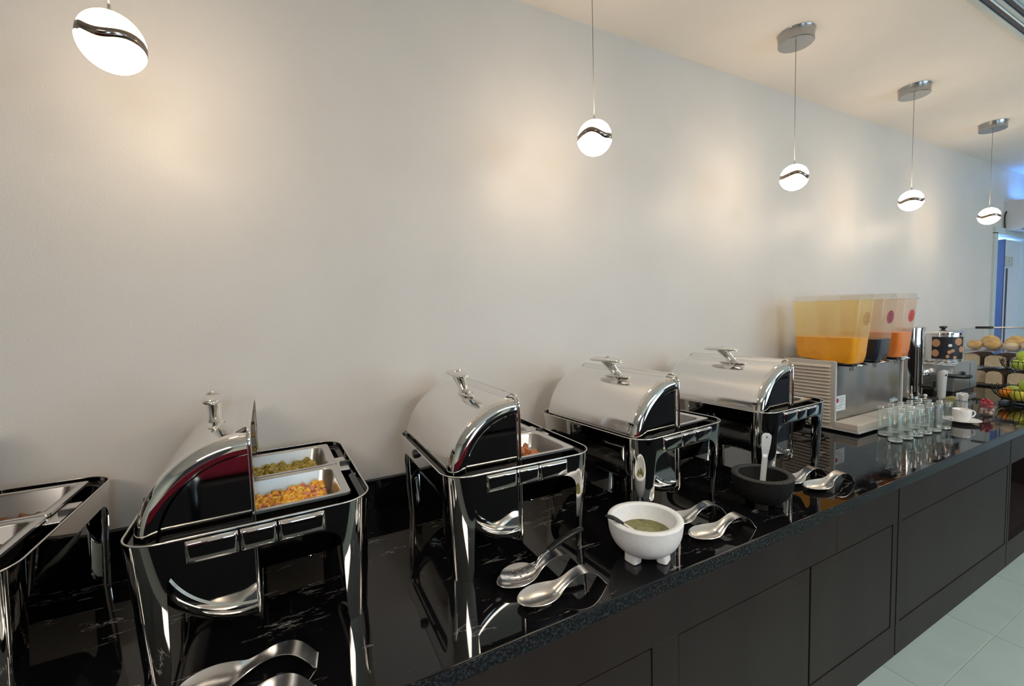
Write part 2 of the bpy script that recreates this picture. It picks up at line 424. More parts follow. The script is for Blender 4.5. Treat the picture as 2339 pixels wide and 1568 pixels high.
S(box('wall_beyond', (6.0, 1.6, 0), (8.6, 1.7, H), m_bluewall))
S(box('wall_side', (8.2, 0.12, 0), (8.3, 1.6, H), m_bluewall))
S(box('wall_near', (5.9, 0.12, 0), (6.0, 1.7, H), m_bluewall))
S(box('ceiling_beyond', (5.9, 0.12, H), (8.3, 1.7, H + .1), m_bluewall))
S(box('floor_beyond', (5.9, 0.12, -0.06), (8.3, 1.7, 0.0), m_tile))
# white wall unit over the door, blue glow on top of it
t = thing('wall_unit', 'white rounded air unit high on the wall above the doorway', 'air conditioner', (6.75, 0, 2.27))
prof = [(0, -.14), (-.10, -.145), (-.17, -.11), (-.205, -.02), (-.205, .08), (-.19, .13), (0, .14)]
rings = [[(x, p[0], p[1]) for p in prof] for x in (-0.42, 0.42)]
loft('casing', rings, mat('unit_white', (0.62, 0.60, 0.60), 0.5), t, True, True)
box('flap', (-0.36, -.165, -.135), (0.36, -.10, -.128), m_grey, t, rot=(0.15, 0, 0))
tube('cord', smoothpath([(-.41, -.02, .05), (-.44, -.015, -.02), (-.40, -.015, -.16), (-.30, -.012, -.175), (0.1, -.012, -.165)]), 0.006, m_black, t)

# ================================================================== counter and cabinets
XC0, XC1 = -2.9, 6.0
ct = tag(box('countertop', (XC0, -0.838, ZC - 0.036), (XC1, 0.0, ZC), m_granite, bevel=0.003), 'long polished black granite countertop with white veins running along the wall', 'countertop')
S(box('baseboard_back', (XC0, -0.022, ZC), (XC1, 0.0, ZC + 0.106), m_granite, bevel=0.002))
box('front_edge', (XC0, -0.8405, ZC - 0.037), (XC1, -0.8375, ZC - 0.003), m_gedge, ct)

YF = -0.82
def cabinet(x0, x1, label, doors, opening=None, seams=()):
    t = thing('base_cabinet', label, 'cabinet', (x0, 0, 0), group=None)
    w = x1 - x0
    box('carcass', (0.004, YF + 0.035, 0.0), (w - 0.004, -0.03, ZC - 0.038), m_cab if not opening else m_cabin, t) if not opening else None
    g = 0.004
    # face frame: rail, plinth, stiles
    xs = [0.004] + list(seams) + [w - 0.004]
    for a, b in zip(xs[:-1], xs[1:]):
        box('top_rail', (a + .0007, YF, 0.572), (b - .0007, YF + 0.03, ZC - 0.037), m_cab, t, bevel=0.001)
    box('plinth', (0.004, YF, 0.0), (w - 0.004, YF + 0.03, 0.138), m_cab, t, bevel=0.001)
    edges = [0.004]
    for (a, b) in doors: edges += [a - x0, b - x0]
    if opening: edges += [opening[0] - x0, opening[1] - x0]
    edges.append(w - 0.004)
    edges.sort()
    for k in range(0, len(edges) - 1, 2):
        a, b = edges[k], edges[k + 1]
        if b - a > 0.012:
            box('stile', (a + .0005, YF, 0.138), (b - .0005, YF + 0.03, 0.572), m_cab, t, bevel=0.001)
    for (a, b) in doors:
        box('door', (a - x0 + g * .6, YF + 0.002, 0.142), (b - x0 - g * .6, YF + 0.024, 0.565), m_cab, t, bevel=0.0015)
    if opening:
        a, b = opening[0] - x0, opening[1] - x0
        box('back_panel', (0.0, -0.06, 0.1), (w, -0.04, ZC - .04), m_cabin, t)
        box('side_panel', (a - .02, YF + .03, 0.1), (a, -0.06, ZC - .04), m_cabin, t)
        box('side_panel', (b, YF + .03, 0.1), (b + .02, -0.06, ZC - .04), m_cabin, t)
        box('shelf_board', (a, YF + .03, 0.12), (b, -0.06, 0.138), m_cabin, t)
    return t
cabinet(-2.9, -1.35, 'dark brown base cabinet at the far left end, below the frame edge', [(-2.86, -2.16), (-2.12, -1.42)])
cabinet(-1.35, 0.06, 'dark brown base cabinet under the two nearest chafing dishes', [(-1.31, -0.66), (-0.65, 0.02)])
cabinet(0.06, 2.155, 'dark brown base cabinet with paired doors under the white salsa bowl', [(0.16, 0.809), (0.906, 1.537), (1.542, 2.113)], seams=(1.697 - 0.06,))
cabinet(2.155, 3.40, 'dark brown base cabinet with one wide door in front of the glasses', [(2.19, 3.375)])
cabinet(3.40, 4.75, 'dark brown base cabinet with an open black niche below the cup', [], opening=(3.425, 4.6))
cabinet(4.75, 6.0, 'dark brown base cabinet at the far end under the bread case', [(4.8, 5.95)])

# ================================================================== pendant lamps
def pendant():
    t = thing('pendant_lamp', 'x', 'lamp', (0, 0, 0), group='globe pendant lamps over the buffet')
    R = 0.061
    lathe('canopy', [(0, -0.050), (0.072, -0.050), (0.074, -0.048), (0.074, -0.003), (0.076, 0.0), (0, 0)], m_canopy, t, 48, loc=(0, 0, H))
    cz = 2.068
    tube('cord', [(0, 0, H - 0.05), (0, 0, 2.45), (0, 0, cz + R + 0.012)], 0.0013, mat('cord_grey', (0.25, 0.22, 0.19), 0.5) if 'cord_grey' not in D.materials else D.materials['cord_grey'], t)
    lathe('cord_grip', [(0, 0.016), (0.003, 0.016), (0.004, 0.004), (0.006, 0.0), (0.006, -0.004), (0, -0.004)], m_chrome, t, 16, loc=(0, 0, cz + R))
    # two lit shells divided by an S shaped band
    n = 48
    def edge(phi, sgn): return 0.010 * math.sin(PI * math.cos(phi)) + sgn * 0.0125
    for top in (1, 0):
        V = []; F = []; rows = 14
        for i in range(n):
            ph = 2 * PI * i / n
            z0 = edge(ph, 1 if top else -1)
            RR = R if not top else R * 0.97
            th0 = math.asin(max(-1, min(1, z0 / RR))); th1 = PI / 2 if top else -PI / 2
            for k in range(rows + 1):
                th = th0 + (th1 - th0) * k / rows
                V.append((RR * math.cos(th) * math.cos(ph), RR * math.cos(th) * math.sin(ph), RR * math.sin(th)))
        for i in range(n):
            j = (i + 1) % n
            for k in range(rows): F.append((i * (rows + 1) + k, j * (rows + 1) + k, j * (rows + 1) + k + 1, i * (rows + 1) + k + 1))
        mesh('upper_shade' if top else 'lower_shade', V, F, m_bulb_up if top else m_bulb, t, loc=(0, 0, cz))
    V = []; F = []
    for i in range(n):
        ph = 2 * PI * i / n
        for k in range(5):
            s = -1 + k / 2
            z = edge(ph, s); r = math.sqrt(max(1e-6, R * R - z * z)) * 0.985
            if k in (0, 4): r *= 0.9
            V.append((r * math.cos(ph), r * math.sin(ph), z))
    for i in range(n):
        j = (i + 1) % n
        for k in range(4): F.append((i * 5 + k, j * 5 + k, j * 5 + k + 1, i * 5 + k + 1))
    mesh('band', V, F, m_lampband, t, loc=(0, 0, cz))
    return t
pen = pendant()
PL = ['lit globe pendant lamp nearest the viewer, top left corner', 'lit globe pendant lamp second from the left, canopy out of view',
      'lit globe pendant lamp with the nearest visible ceiling canopy', 'lit globe pendant lamp second from the far end, above the juice dispenser',
      'lit globe pendant lamp farthest along the wall, beside the doorway']
for i in range(5):
    x = -0.205 + 1.2135 * i if i else -0.292
    x = (-0.292, 1.010, 2.205, 3.404, 4.632)[i]
    o = pen if i == 0 else dup(pen, (x, -0.365, 0), 0)
    o.location = (x, -0.365, 0); o.rotation_euler = (0, 0, (2.5, 2.7, 2.8, 0.4, 0.7)[i]); o['label'] = PL[i]

# ================================================================== chafing dishes
DA, DB, DH = 0.227, 0.278, 0.285
def chafer(label):
    t = thing('chafing_dish', label, 'chafing dish', (0, 0, ZC), group='roll top chafing dishes along the wall')
    rc = 0.068; per = rrect(DA, DB, rc, 20)
    # dense perimeter
    pts = []
    for i in range(len(per)):
        a = Vector(per[i]); b = Vector(per[(i + 1) % len(per)]); L_ = (b - a).length
        n = max(1, int(L_ / 0.004))
        for k in range(n): pts.append(a + (b - a) * k / n)
    n = len(pts)
    corners = [Vector((sx * (DA - rc * (1 - .7071)), sy * (DB - rc * (1 - .7071)))) for sx, sy in ((1, 1), (-1, 1), (-1, -1), (1, -1))]
    s = [0.0]
    for i in range(1, n + 1): s.append(s[-1] + (pts[i % n] - pts[i - 1]).length)
    tot = s[-1]
    cs = [s[min(range(n), key=lambda i: (pts[i] - c).length)] for c in corners]
    def dist(i): return min(min(abs(s[i] - c), tot - abs(s[i] - c)) for c in cs)
    SK = 0.053
    def zb(d):
        if d < 0.041: return 0.0
        if d < 0.053: return (d - 0.041) / 0.012 * 0.190
        if d < 0.103:
            u = (d - 0.053) / 0.050
            return 0.190 + (DH - SK - 0.190) * math.sqrt(max(0, 1 - (1 - u) ** 2))
        return DH - SK
    def ins(z): return 1 - 0.055 * (1 - z / DH)
    # skirt
    V = []; F = []
    zsk = [DH, DH - 0.004, DH - SK * .5, DH - SK]
    for i in range(n):
        for z in zsk: V.append((pts[i].x * ins(z), pts[i].y * ins(z), z))
    for i in range(n):
        j = (i + 1) % n
        for k in range(3): F.append((i * 4 + k, j * 4 + k, j * 4 + k + 1, i * 4 + k + 1))
    fr = mesh('frame_skirt', V, F, m_chrome, t, solid=0.0018)
    tube('rim_edge', [(p.x, p.y, DH) for p in pts[::2]], 0.0022, m_satin, fr, 6, closed=True)
    # legs
    for c in cs:
        idx = [i for i in range(n) if min(abs(s[i] - c), tot - abs(s[i] - c)) < 0.106]
        idx.sort(key=lambda i: ((s[i] - c + tot / 2) % tot))
        V = []; F = []; m_ = 10
        for i in idx:
            d_ = min(abs(s[i] - c), tot - abs(s[i] - c)); b0 = zb(d_)
            for k in range(m_ + 1):
                z = b0 + (DH - SK - b0) * k / m_
                V.append((pts[i].x * ins(z), pts[i].y * ins(z), z))
        for q in range(len(idx) - 1):
            for k in range(m_): F.append((q * (m_ + 1) + k, (q + 1) * (m_ + 1) + k, (q + 1) * (m_ + 1) + k + 1, q * (m_ + 1) + k + 1))
        mesh('leg', V, F, m_chrome, t, solid=0.0018)
    # stamped ribs on front (and back) skirt
    for sy in (-1, 1):
        for (a, b) in ((-.124, -.036), (-.034, .032), (.034, .124)):
            r = [[(x, sy * (DB * ins(z) + dy), z) for x, z in ((a + e, DH - SK + .001 + e), (b - e, DH - SK + .001 + e), (b - e, DH - .005 - e), (a + e, DH - .005 - e))] for e, dy in ((0, -.001), (0.003, .007), (0.007, .0095))]
            o = loft('rib', r, m_chrome, t, cap1=True, autos=9)
            bv = o.modifiers.new('b', 'BEVEL'); bv.width = .002; bv.segments = 2
    # water pan inside, dark reflections put into its near-black steel colour
    wa, wb = DA - 0.006, DB - 0.006
    rings = []
    for (aa, bb, rr, z) in ((wa, wb, .062, DH - .012), (wa - .014, wb - .018, .05, DH - .016), (wa - .018, wb - .022, .045, DH - .03), (wa - .05, wb - .06, .04, DH - .13)):
        rings.append([(x, y, z) for x, y in rrect(aa, bb, rr, 8)])
    loft('water_pan', rings, m_well, t, cap1=True, autos=0.5)
    box('heater_box', (-0.03, -0.10, DH - 0.175), (0.055, 0.10, DH - 0.128), m_chrome, t, bevel=0.006)
    lathe('drain_knob', [(0, -0.055), (0.012, -0.055), (0.016, -0.05), (0.010, -0.03), (0.009, -0.012), (0.013, 0)], m_chrome, t, 20, loc=(0.10, -0.10, DH - 0.13))
    # two third-size food pans side by side, long side across the dish
    for sy in (-1, 1):
        cy = sy * 0.1155; z0 = DH + 0.004
        ha, hb = 0.187, 0.1135
        spec = ((ha, hb, .012, z0 - .006), (ha, hb, .012, z0), (ha - .008, hb - .006, .012, z0 + .0015), (ha - .018, hb - .013, .022, z0), (ha - .020, hb - .015, .03, z0 - .004), (ha - .026, hb - .020, .03, z0 - .045), (ha - .034, hb - .028, .03, z0 - .058))
        rings = [[(x, y + cy, z) for x, y in rrect(a, b, r, 8)] for a, b, r, z in spec]
        loft('food_pan', rings, m_pan, t, cap1=True, autos=0.9)
    # hinge bracket on the right, stops on the left
    br = box('bracket', (0.180, -0.035, DH - 0.010), (0.216, 0.085, DH - 0.004), m_satin, t, bevel=0.002)
    box('bracket_pin', (0.196, 0.012, DH - 0.008), (0.226, 0.024, DH + 0.003), m_black, br, bevel=0.002)
    lathe('pivot_knob', [(0, 0.014), (0.011, 0.013), (0.014, 0.008), (0.014, 0)], m_black, t, 20, loc=(-DA * .995, 0.02, DH - 0.012), rot=(0, -PI / 2, 0))
    # roll top lid: half drum rotated open, front and back plates, rounded shoulders
    R, HB, FL, az = 0.199, 0.245, 0.031, DH - 0.023
    lid = D.objects.new('lid', None)
    prof = [(0.0, -HB + 0.004), (R - FL - 0.012, -HB + 0.004), (R - FL - 0.008, -HB)]
    for k in range(9):
        a = PI / 2 * k / 8
        prof.append((R - FL + FL * math.sin(a), -HB + FL - FL * math.cos(a)))
    prof += [(R, -HB + FL + .012)]
    prof2 = [(r, -y) for r, y in reversed(prof)]
    def revolve(pr, nm, mt, par, a0=PI / 2 + 0.0, a1=3 * PI / 2, seg=64):
        V = []; F = []; k_ = len(pr)
        for i in range(seg + 1):
            a = a0 + (a1 - a0) * i / seg
            for r, y in pr: V.append((r * math.cos(a), y, r * math.sin(a)))
        for i in range(seg):
            for k in range(k_ - 1): F.append((i * k_ + k, (i + 1) * k_ + k, (i + 1) * k_ + k + 1, i * k_ + k + 1))
        return mesh(nm, V, F, mt, par, loc=(0.0 if par != t else LX, 0, az if par == t else 0), autos=0.9, solid=0.0015, weld=True)
    LX = -0.012
    top = revolve([(R, -HB + FL + .012), (R, -HB * .5), (R, 0), (R, HB * .5), (R, HB - FL - .012)], 'lid', m_lidtop, t)
    revolve(prof, 'lid_end', m_chrome, top); revolve(prof2, 'lid_end', m_chrome, top)
    # bead around the opening of the lid
    ring = [(R + .001, -HB + FL)] 
    pth = []
    for sgn in (1, -1):
        seq = []
        pr = [(R - FL + FL * math.sin(PI / 2 * k / 6), -HB + FL - FL * math.cos(PI / 2 * k / 6)) for k in range(7)]
        seq = pr + [(r, -y) for r, y in reversed(pr)]
        if sgn == -1: seq = list(reversed(seq))
        for r, y in seq: pth.append((0.003, y * 1.012, sgn * (r + .0095 * min(1, r / .15))))
    tube('lid_bead', pth, 0.0042, m_chrome, top, 8, closed=True)
    for sgn in (1, -1):     # raised lip that joins the drum to the bead
        V = []; F = []
        for x, rr in ((-.022, R + .0004), (-.014, R + .004), (-.006, R + .008), (.003, R + .0095)):
            for y in (-HB + FL, 0, HB - FL): V.append((x, y, sgn * (rr if x > -.02 else math.sqrt(R * R - x * x) + .0004)))
        for q in range(3):
            for k in range(2): F.append((q * 3 + k, q * 3 + k + 1, q * 3 + k + 4, q * 3 + k + 3))
        mesh('lid_lip', V, F, m_lidtop, top, solid=.0015)
    # handle: foot plate, neck, cross bar
    hx = -0.068; hz = math.sqrt(R * R - hx * hx)
    base = Vector((hx, -0.035, hz))
    nrm = Vector((hx, 0, hz)).normalized()
    tng = Vector((0, 1, 0))
    bc = Vector((-0.087 + .012, 0.018, 0.247))
    V = []; F = []
    neck = smoothpath([base + nrm * -0.003 + tng * -.006, base + nrm * 0.008, Vector((-.072, -.018, hz + .026)), Vector((-.074, .000, hz + .045)), bc], 6)
    nn = len(neck); tube_vf(neck, [0.0205 * (1 - .22 * math.sin(PI * min(1, i / (nn - 1) * 1.05))) for i in range(nn)], 14, V=V, F=F)
    foot = [base + tng * s_ * 0.062 + nrm * (0.002 + .002 * (1 - s_ * s_)) for s_ in [-1 + k / 6 for k in range(13)]]
    tube_vf(foot, [0.002 + 0.017 * math.sqrt(max(0, 1 - abs((k - 6) / 6.02) ** 1.6)) for k in range(13)], 14, V=V, F=F, flat=0.36)
    bar = [bc + tng * s_ * 0.080 + Vector((0, 0, -.004 * s_ * s_)) for s_ in [-1 + k / 8 for k in range(17)]]
    tube_vf(bar, [0.006 + 0.0175 * math.sqrt(max(0, 1 - abs((k - 8) / 8.03) ** 3.5)) for k in range(17)], 16, V=V, F=F, flat=0.42)
    mesh('handle', V, F, m_chrome, top)
    lathe('lid_stop', [(0, 0.008), (0.010, 0.008), (0.011, 0)], m_black, top, 16, loc=(-R, -0.04, -0.005), rot=(0, -PI / 2, 0))
    D.objects.remove(lid)
    return t
DISH = [(-0.66, -0.345, 0.0), (-0.076, -0.342, 0.032), (0.567, -0.343, -0.012), (1.162, -0.340, 0.072), (1.810, -0.348, 0.035)]
DL = ['roll top chafing dish cut off by the left edge of the photo', 'roll top chafing dish holding scrambled eggs and green chilaquiles',
      'roll top chafing dish holding browned sausage bits, behind the slotted spoon', 'roll top chafing dish behind the white footed bowl',
      'roll top chafing dish farthest right, beside the juice dispenser']
c0 = chafer(DL[0])
dishes = [c0]
for i in range(1, 5):
    dishes.append(dup(c0, (DISH[i][0], DISH[i][1], ZC), DISH[i][2], DL[i]))
c0.location = (DISH[0][0], DISH[0][1], ZC); c0.rotation_euler = (0, 0, DISH[0][2])
def in_dish(i, x, y, z):
    dx, dy, r = DISH[i]
    return (dx + x * math.cos(r) - y * math.sin(r), dy + x * math.sin(r) + y * math.cos(r), ZC + DH + z)

# ---- food
def food_mat(name, cols, scale=60, rough=0.45, bump=0.6):
    M = mat(name, cols[0], rough)
    tc = N(M, 'ShaderNodeTexCoord'); n = N(M, 'ShaderNodeTexNoise'); n.inputs['Scale'].default_value = scale; n.inputs['Detail'].default_value = 3
    L(M, tc.outputs['Object'], n.inputs['Vector'])
    k = len(cols); r = ramp(M, n.outputs['Fac'], [(0.34 + 0.32 * i / (k - 1), c) for i, c in enumerate(cols)])
    L(M, r.outputs[0], bsdf(M).inputs['Base Color'])
    bsdf(M).inputs['Subsurface Weight'].default_value = 0.0
    bp = N(M, 'ShaderNodeBump'); bp.inputs['Strength'].default_value = bump; bp.inputs['Distance'].default_value = 0.003
    n2 = N(M, 'ShaderNodeTexNoise'); n2.inputs['Scale'].default_value = scale * 3; L(M, tc.outputs['Object'], n2.inputs['Vector'])
    L(M, n2.outputs['Fac'], bp.inputs['Height']); L(M, bp.outputs[0], bsdf(M).inputs['Normal'])
    return M
m_egg = food_mat('scrambled_egg', [(0.80, 0.36, 0.04), (0.90, 0.50, 0.06), (0.95, 0.66, 0.14)], 40)
m_ham = food_mat('ham', [(0.62, 0.20, 0.12), (0.75, 0.30, 0.18)], 50)
m_chil = food_mat('green_chilaquiles', [(0.26, 0.20, 0.03), (0.42, 0.32, 0.06), (0.55, 0.42, 0.12)], 45)
m_saus = food_mat('fried_sausage', [(0.30, 0.07, 0.02), (0.48, 0.15, 0.05), (0.62, 0.24, 0.09)], 60, 0.3)
m_stew = food_mat('brown_stew', [(0.16, 0.06, 0.02), (0.26, 0.11, 0.05)], 40)
def pile(name, label, i, cy, mt, hgt, n, r0, x0=-.145, x1=.148, hb=.081, slope=0.0, base=-0.055, mt2=None, frac=0):
    """heap of soft pieces: one lumpy bed plus many merged lumps, one uncountable mass"""
    V = []; F = []; mi = []
    rnd = random.Random(i * 10 + int(cy * 100) + n)
    gx, gy = 40, 24
    for a in range(gx + 1):
        for b in range(gy + 1):
            x = x0 + (x1 - x0) * a / gx; y = -hb + 2 * hb * b / gy
            e = min(1, 5 * min(a / gx, 1 - a / gx, b / gy, 1 - b / gy))
            z = base + (hgt + slope * (x / .14)) * (0.35 + 0.65 * e) + 0.007 * noise.noise(Vector((x * 60, y * 60, i)))
            V.append((x, cy + y, z))
    for a in range(gx):
        for b in range(gy):
            F.append((a * (gy + 1) + b, (a + 1) * (gy + 1) + b, (a + 1) * (gy + 1) + b + 1, a * (gy + 1) + b + 1)); mi.append(0)
    ico = bmesh.new(); bmesh.ops.create_icosphere(ico, subdivisions=2, radius=1)
    iv = [v.co.copy() for v in ico.verts]; ico.verts.ensure_lookup_table(); fi = [tuple(v.index for v in f.verts) for f in ico.faces]; ico.free()
    for q in range(n):
        x = rnd.uniform(x0 + .008, x1 - .008); y = rnd.uniform(-hb + .006, hb - .006)
        r = r0 * rnd.uniform(.6, 1.25)
        z = base + (hgt + slope * (x / .14)) * (0.75 + .3 * rnd.random())
        R3 = Matrix.Rotation(rnd.uniform(0, 6), 3, Vector((rnd.random(), rnd.random(), rnd.random() + .1)).normalized())
        sq = Vector((rnd.uniform(.8, 1.5), rnd.uniform(.7, 1.1), rnd.uniform(.4, .9))); off = Vector((rnd.random() * 9, rnd.random() * 9, 0))
        b = len(V); two = rnd.random() < frac
        for v in iv:
            dd = 1 + 0.45 * noise.noise(v * 1.8 + off)
            c = R3 @ Vector((v.x * sq.x, v.y * sq.y, v.z * sq.z)) * (r * dd)
            V.append((x + c.x, cy + y + c.y, z + c.z))
        for f in fi: F.append(tuple(b + k for k in f)); mi.append(1 if two else 0)
    o = mesh(name, V, F, mt, loc=in_dish(i, 0, 0, 0), rot=(0, 0, DISH[i][2]))
    if mt2:
        o.data.materials.append(mt2)
        for p, k in zip(o.data.polygons, mi): p.material_index = k
    tag(o, label, 'food', kind='stuff'); return o
pile('scrambled_eggs', 'bright yellow scrambled eggs with ham in the front pan of an open chafing dish', 1, -.1155, m_egg, .027, 700, .0068, slope=.009, mt2=m_ham, frac=.25)
pile('chilaquiles', 'olive green chilaquiles in the rear pan behind the scrambled eggs', 1, .1155, m_chil, .030, 420, .0088, slope=.006)
pile('stew', 'brown stewed food in the front pan of the leftmost chafing dish', 0, -.1155, m_stew, .02, 90, .012)
pile('stew', 'dark food low in the rear pan of the leftmost chafing dish', 0, .1155, m_stew, .010, 60, .009)
pile('stew', 'dark food low in the pan of the chafing dish behind the white bowl', 3, -.1155, m_stew, .010, 60, .009)
rnd = random.Random(5)
sm = None
for k in range(54):
    lay = 0 if k < 24 else (1 if k < 43 else 2)
    x = (rnd.uniform(-.03, .118), rnd.uniform(-.01, .100), rnd.uniform(.01, .080))[lay]; y = (rnd.uniform(-.195, -.055), rnd.uniform(-.18, -.07), rnd.uniform(-.165, -.085))[lay]
    z = (-.040, -.020, -.004)[lay]
    o = blob('sausage_chunk', in_dish(2, x, y, z), .0125 * rnd.uniform(.8, 1.15), m_saus, amp=.22, freq=1.7, seed=k, sub=2, sq=(1.2, .95, .8), rot=(rnd.random() * 3, rnd.random() * 3, rnd.random() * 3))
    tag(o, 'browned sausage chunk in the pan of the chafing dish behind the slotted spoon', 'food', 'sausage chunks in one pan')
o = blob('yellow_pepper_piece', in_dish(4, .10, .10, .012), .022, food_mat('yellow_piece', [(0.75, 0.55, 0.05), (0.85, 0.70, 0.15)], 30), amp=.2, seed=3, sq=(1.4, .9, .7))
tag(o, 'yellow piece of food sticking up at the rear of the farthest chafing dish', 'food')
pile('chilaquiles', 'yellowish food in the rear pan of the farthest chafing dish', 4, .1155, m_chil, .034, 60, .012)

# ================================================================== spoon rests
def spoon_rest():
    t = thing('spoon_rest', 'x', 'spoon rest', (0, 0, ZC), group='steel spoon rests along the counter edge')
    # u: distance along, half width, rim height, centre height
    st = [(0.000, .002, .0150, .0145), (.004, .014, .0155, .0105), (.012, .024, .016, .006), (.025, .033, .0165, .0025), (.045, .0400, .017, .0012), (.065, .0405, .0175, .0012), (.085, .036, .019, .0025), (.100, .029, .0215, .0070), (.112, .0220, .025, .0150), (.124, .0175, .030, .0235), (.140, .0160, .0370, .0335), (.158, .0170, .0430, .0415), (.176, .0185, .0455, .0447), (.193, .020, .0435, .0430), (.209, .0212, .0350, .0350), (.223, .0218, .0210, .0210), (.235, .022, .0050, .0050), (.240, .0215, .0018, .0018)]
    # spline resample
    P4 = smoothpath([Vector((a, b, c)) for a, b, c, d in st], 3); P5 = smoothpath([Vector((a, d, 0)) for a, b, c, d in st], 3)
    V = []; F = []; m_ = 17
    for p, q in zip(P4, P5):
        for k in range(m_):
            v = -1 + 2 * k / (m_ - 1)
            V.append((p.x, v * p.y, q.y + (p.z - q.y) * abs(v) ** 2.2))
    for i in range(len(P4) - 1):
        for k in range(m_ - 1): F.append((i * m_ + k, (i + 1) * m_ + k, (i + 1) * m_ + k + 1, i * m_ + k + 1))
    # split bowl and handle
    cut = next(i for i, p in enumerate(P4) if p.x > .112)
    fb = [f for f in F if f[0] // m_ < cut]; fh = [f for f in F if f[0] // m_ >= cut]
    mesh('bowl', V, fb, m_rest, t, solid=.0014); mesh('handle', V, fh, m_rest, t, solid=.0014)
    for o in [o for o in D.objects if o.parent == t]:
        bm = bmesh.new(); bm.from_mesh(o.data); bmesh.ops.delete(bm, geom=[v for v in bm.verts if not v.link_faces], context='VERTS'); bm.to_mesh(o.data); bm.free()
    return t
m_rest = mat('spoon_rest_steel', (0.86, 0.84, 0.82), 0.27, 1.0)
RESTS = [  # x, y of the bowl tip, heading, label
    (0.452, -0.752, -0.06, 'empty steel spoon rest nearest the counter edge, in front of the slotted spoon'),
    (0.440, -0.668, 0.02, 'steel spoon rest under the black handled slotted spoon'),
    (1.040, -0.640, -0.16, 'steel spoon rest partly hidden behind the white footed bowl'),
    (1.040, -0.748, -0.12, 'steel spoon rest between the white bowl and the counter edge'),
    (1.660, -0.640, -0.12, 'steel spoon rest partly hidden behind the black stone bowl'),
    (1.690, -0.722, -0.12, 'steel spoon rest right of the black stone bowl at the counter edge'),
    (-0.215, -0.655, -0.14, 'large steel spoon rest at the bottom left in front of the eggs dish'),
    (-0.225, -0.752, -0.10, 'steel spoon rest showing only its handle at the bottom photo edge'),
]
sr = spoon_rest()
for i, (x, y, a, lb) in enumerate(RESTS):
    o = sr if i == 0 else dup(sr, (x, y, ZC), a)
    o.location = (x, y, ZC); o.rotation_euler = (0, 0, a); o['label'] = lb

# slotted serving spoon in the second rest
t = thing('slotted_spoon', 'slotted serving spoon with black handle lying in a spoon rest', 'spoon', (0.447, -0.668, ZC + .003), 0.04)
V = []; F = []; na, nb = 84, 56
holes = []
for a, b in ((-.028, -.004), (-.018, .010), (-.018, -.012), (-.008, 0.0), (-.006, .016), (-.006, -.018), (.004, .008), (.004, -.009), (.014, 0), (.014, .015), (.014, -.016), (.024, .007), (.024, -.008), (.032, 0)):
    holes.append((a, b))
for i in range(na + 1):
    for j in range(nb + 1):
        u = -1 + 2 * i / na; v = -1 + 2 * j / nb
        x = .049 * u * math.sqrt(max(0, 1 - v * v / 2)); y = .033 * v * math.sqrt(max(0, 1 - u * u / 2))
        rr = (x / .049) ** 2 + (y / .033) ** 2
        V.append((x + .050, y, .0115 + .008 * rr + 0.0035))
for i in range(na):
    for j in range(nb):
        q = (i * (nb + 1) + j, (i + 1) * (nb + 1) + j, (i + 1) * (nb + 1) + j + 1, i * (nb + 1) + j + 1)
        cxx = sum(V[k][0] for k in q) / 4 - .050; cyy = sum(V[k][1] for k in q) / 4
        if any((cxx - a) ** 2 + (cyy - b) ** 2 < .0031 ** 2 for a, b in holes): continue
        F.append(q)
mesh('bowl', V, F, m_satin, t, solid=.0010, rot=(.16, 0, 0), loc=(0, 0, .004))
sh = smoothpath([(.096, 0, .0225), (.104, 0, .026), (.118, 0, .040), (.135, 0, .050), (.150, 0, .056)], 5)
tube('shank', sh, [.010 - .003 * min(1, i / 6) for i in range(len(sh))], m_chrome, t, 12, flat=.45)
hh = smoothpath([(.147, 0, .055), (.17, 0, .063), (.20, 0, .073), (.235, 0, .080), (.262, 0, .082)], 5)
tube('handle', hh, [.0085 + .002 * math.sin(PI * i / (len(hh) - 1)) for i in range(len(hh))], m_black, t, 14, flat=.75)

# ================================================================== salsa bowls
def bowl(t, R, h, wall, mi, mo, rim, leg, legmat, foot_r):
    pr = [(0, leg), (R * .30, leg + .001), (R * .56, leg + .010), (R * .80, leg + .030), (R * .94, leg + .058), (R * .99, h - .012), (R, h - .003)]
    pts = smoothpath([(a, 0, b) for a, b in pr], 4)
    lathe('outer_shell', [(p.x, p.z) for p in pts], mo, t, 64)
    lathe('rim', [(R, h - .003), (R - .002, h), (R - wall + .002, h), (R - wall, h - .003)], rim, t, 64, autos=1.5)
    pi = smoothpath([(R - wall, 0, h - .003), (R - wall - .004, 0, h - .03), (R * .60, 0, leg + .042), (R * .3, 0, leg + .028), (0, 0, leg + .025)], 4)
    lathe('inner_shell', [(p.x, p.z) for p in pi], mi, t, 64)
    for k in range(3):
        a = math.radians((-83, -150 + 0, 40)[k]) if foot_r is None else math.radians(foot_r[k])
        rr = R * .46
        c = Vector((rr * math.cos(a), rr * math.sin(a), 0)); u = Vector((math.cos(a), math.sin(a), 0)); v = Vector((-u.y, u.x, 0))
        rings = []
        for z, s_, o_ in ((0, .85, .004), (.003, 1.0, .004), (leg + .014, 1.1, 0)):
            rings.append([c + u * (o_ + q[0] * .015 * s_) + v * (q[1] * .020 * s_) + Vector((0, 0, z)) for q in [(x / 1.0, y / 1.0) for x, y in rrect(1, 1, .45, 3)]])
        loft('foot', rings, legmat, t, cap0=True, autos=0.6)
t = thing('footed_bowl', 'white three footed bowl of green salsa on the granite', 'bowl', (.868, -.737, ZC), 0)
bowl(t, .103, .113, .019, m_white, m_white, m_white, .011, m_white, (-174, -64, 56))
m_salsa = food_mat('green_salsa', [(0.10, 0.11, 0.015), (0.17, 0.17, 0.03), (0.25, 0.23, 0.06)], 70, .25, .3)
